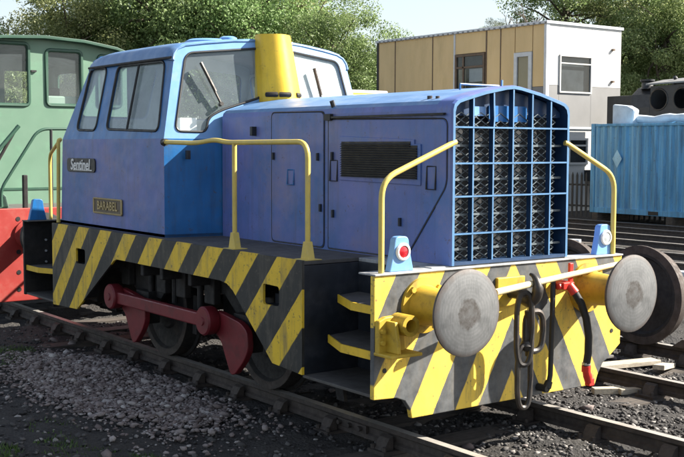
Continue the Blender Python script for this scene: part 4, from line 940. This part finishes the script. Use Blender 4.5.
# ------------------------------------------------------------------ trees
def crown_mesh(seed, rx_, rz_, ncl, nl, size, hollow=.35, spread=.19):
    g = np.random.default_rng(seed); C = []
    while len(C) < ncl:
        p = g.uniform(-1, 1, 3); d = np.linalg.norm(p)
        if hollow < d < 1 and p[2] > -.85: C.append(p*(.8+.35*g.random()))
    C = np.array(C)*np.array([rx_, rx_, rz_]); rad = g.uniform(.6, 1.3, ncl)*rx_*spread*1.6
    idx = g.integers(0, ncl, nl); dirs = g.standard_normal((nl, 3)); dirs /= np.linalg.norm(dirs, axis=1)[:, None]
    P = C[idx]+dirs*(rad[idx]*g.random(nl)**.45)[:, None]*np.array([1, 1, .75])
    nrm = dirs*.6+g.standard_normal((nl, 3))*.8+np.array([0, 0, .3]); nrm /= np.linalg.norm(nrm, axis=1)[:, None]
    a = np.cross(nrm, g.standard_normal((nl, 3))); a /= np.linalg.norm(a, axis=1)[:, None]; b = np.cross(nrm, a)
    s = (size*g.uniform(.6, 1.4, nl))[:, None]
    V = np.stack([P-a*s, P+b*s*.55, P+a*s, P-b*s*.55], 1).reshape(-1, 3); n = nl
    me = bpy.data.meshes.new('crown'); me.vertices.add(n*4); me.vertices.foreach_set('co', V.reshape(-1)); me.loops.add(n*4); me.polygons.add(n)
    me.loops.foreach_set('vertex_index', np.arange(n*4)); me.polygons.foreach_set('loop_start', np.arange(n)*4); me.update(calc_edges=True)
    return me, C
def trunk_mesh(C, h0, r, seed):
    rd = random.Random(seed); m = MB(); top = Vector((0, 0, h0*.5))
    m.tube([(0, 0, -h0*1.25), (.05, .03, -h0*.6), (0, .05, 0), (.05, 0, h0*.5)], [r*1.3, r, r*.75, r*.25], 8)
    for c in C[:26]:
        c = Vector(c); t = rd.uniform(.0, .9); s = Vector((0, 0, -h0*.7+t*h0)); mid = s.lerp(c, .5)+Vector((rd.uniform(-.3, .3), rd.uniform(-.3, .3), rd.uniform(.0, .4)))
        m.tube([s, mid, c], [r*.38, r*.22, r*.06], 5)
    return m.mesh('trunk')
PROTO = []
for i, (rx_, rz_, ncl, nl, sz, hol, mt) in enumerate(((3.2, 3.8, 80, 56000, .062, .3, 'leaf'), (3.6, 3.4, 86, 56000, .062, .35, 'leaf'), (2.8, 4.2, 70, 46000, .062, .3, 'leaf_autumn'), (3.4, 3.8, 46, 28000, .066, .25, 'leaf_dark'), (3.2, 4.0, 40, 21000, .064, .3, 'leaf_autumn'))):
    me, C = crown_mesh(100+i, rx_, rz_, ncl, nl, sz, hol); me.materials.append(MATS[mt]); tm = trunk_mesh(C, rz_, .22, i); tm.materials.append(MATS['bark']); PROTO.append((me, tm, rz_))
def tree(k, x, y, top, sc_, label, rz=None, grp='trees behind the yard'):
    me, tm, h = PROTO[k]; zc = top-h*sc_*1.05
    t = thing('tree', label, 'tree', (x, y, GZ), grp)
    for nm, q in (('crown', me), ('trunk', tm)):
        o = bpy.data.objects.new(nm, q); COL.objects.link(o); o.parent = t; o.location = (0, 0, zc-GZ); o.scale = (sc_, sc_, sc_); o.rotation_euler = (0, 0, rz if rz is not None else random.uniform(0, 6.28))
    if zc-h*1.25*sc_ > GZ: mk('lower_trunk', MB().tube([(x, y, GZ-.2), (x, y, zc-h*1.2*sc_)], .28*sc_, 8), 'bark', t)
TR = [(-40, 56, 9.2, 1.0, 0, 'leafy tree at the left picture edge, over the green cab'),
      (22, 60, 9.3, .95, 4, 'yellowing tree above the left window of the green cab'),
      (70, 54, 10.6, 1.05, 2, 'yellow green tree above the right window of the green cab'),
      (118, 58, 13.2, 1.25, 0, 'tall green tree behind the rear of the blue cab'),
      (165, 55, 12.6, 1.2, 1, 'broad green tree above the blue cab roof vent'),
      (208, 60, 13.8, 1.3, 0, 'tall green tree above the left cab windscreen'),
      (250, 55, 12.4, 1.15, 1, 'full green tree left of the yellow stack casing'),
      (296, 58, 11.3, 1.15, 2, 'green tree directly behind the yellow stack casing'),
      (332, 54, 9.4, .85, 1, 'rounded green tree just left of the tan office, edge of the tree row'),
      (350, 62, 7.8, .75, 0, 'low green tree against the left end of the tan office'),
      (-5, 48, 6.5, .8, 0, 'low tree seen through the green cab windows'),
      (95, 70, 10, 1.2, 1, 'distant tree between the green cab and the blue cab'),
      (560, 62, 13.0, 1.0, 3, 'dark loose tree rising above the white end wall'),
      (595, 66, 13.2, 1.0, 3, 'dark open tree right of the white office top'),
      (628, 62, 12.0, 1.0, 4, 'yellow green open tree above the blue container'),
      (662, 58, 11.5, 1.0, 2, 'leafy tree above the black steam locomotive'),
      (700, 60, 12.5, 1.1, 1, 'leafy tree at the right picture edge'),
      (640, 75, 9.5, 1.2, 1, 'distant low tree behind the steam locomotive chimney'),
      (489, 60, 9.0, .33, 4, 'small bush top showing above the tan office roof')]
for px, D, top, s_, k, lab in TR:
    x, y = at(px, D); tree(k, x, y, top, s_, lab)
# bare tree over the office roof
x, y = at(532, 48); bt_ = thing('bare_tree', 'bare twiggy tree showing above the office roof', 'tree', (x, y, GZ))
m = MB(); m.tube([(x, y, GZ), (x, y+.1, 4), (x+.1, y, 6.2)], [.2, .14, .08], 7); rd = random.Random(3)
mk('trunk', m, 'bark', bt_); m = MB()
def twig(p, d, L, r, n):
    q = p+d*L; mid = p+d*L*.5+Vector((rd.uniform(-1, 1), rd.uniform(-1, 1), rd.uniform(-.5, .8)))*L*.10; m.tube([p, mid, q], [r, r*.8, r*.5], 4, cap=False)
    if n:
        for _ in range(3): twig(p.lerp(q, rd.uniform(.4, 1)), (d+Vector((rd.uniform(-1, 1), rd.uniform(-1, 1), rd.uniform(-.4, .5)))*.7).normalized(), L*.62, r*.55, n-1)
for d in ((-.9, -.9, .55), (.5, .8, .6), (-.5, .1, .9), (.1, -.6, .8)): twig(Vector((x+.1, y, 6.1)), Vector(d).normalized(), 1.3, .05, 3)
mk('branches', m, 'bark', bt_)
# undergrowth closing the gap below the crowns of the tree row
hm = PROTO[3][0]; nv = len(hm.vertices); co = np.empty(nv*3); hm.vertices.foreach_get('co', co); co = co.reshape(-1, 3)
VV = []
for i in range(11):
    px_ = -30+i*40; x, y = at(px_, 57+3*math.sin(i*2.1)); a = i*1.7; q = co.copy(); q[:, 0] = co[:, 0]*math.cos(a)-co[:, 1]*math.sin(a); q[:, 1] = co[:, 0]*math.sin(a)+co[:, 1]*math.cos(a)
    VV.append(q*np.array([1.0, 1.0, .95])+np.array([x, y, 3.0]))
VV = np.concatenate(VV); nq = len(VV)//4
um = bpy.data.meshes.new('undergrowth'); um.vertices.add(len(VV)); um.vertices.foreach_set('co', VV.reshape(-1)); um.loops.add(nq*4); um.polygons.add(nq)
um.loops.foreach_set('vertex_index', np.arange(nq*4)); um.polygons.foreach_set('loop_start', np.arange(nq)*4); um.update(calc_edges=True)
tag(mk('undergrowth', um, 'leaf', kind='stuff'), 'green undergrowth below the row of trees behind the locomotives', 'bushes')
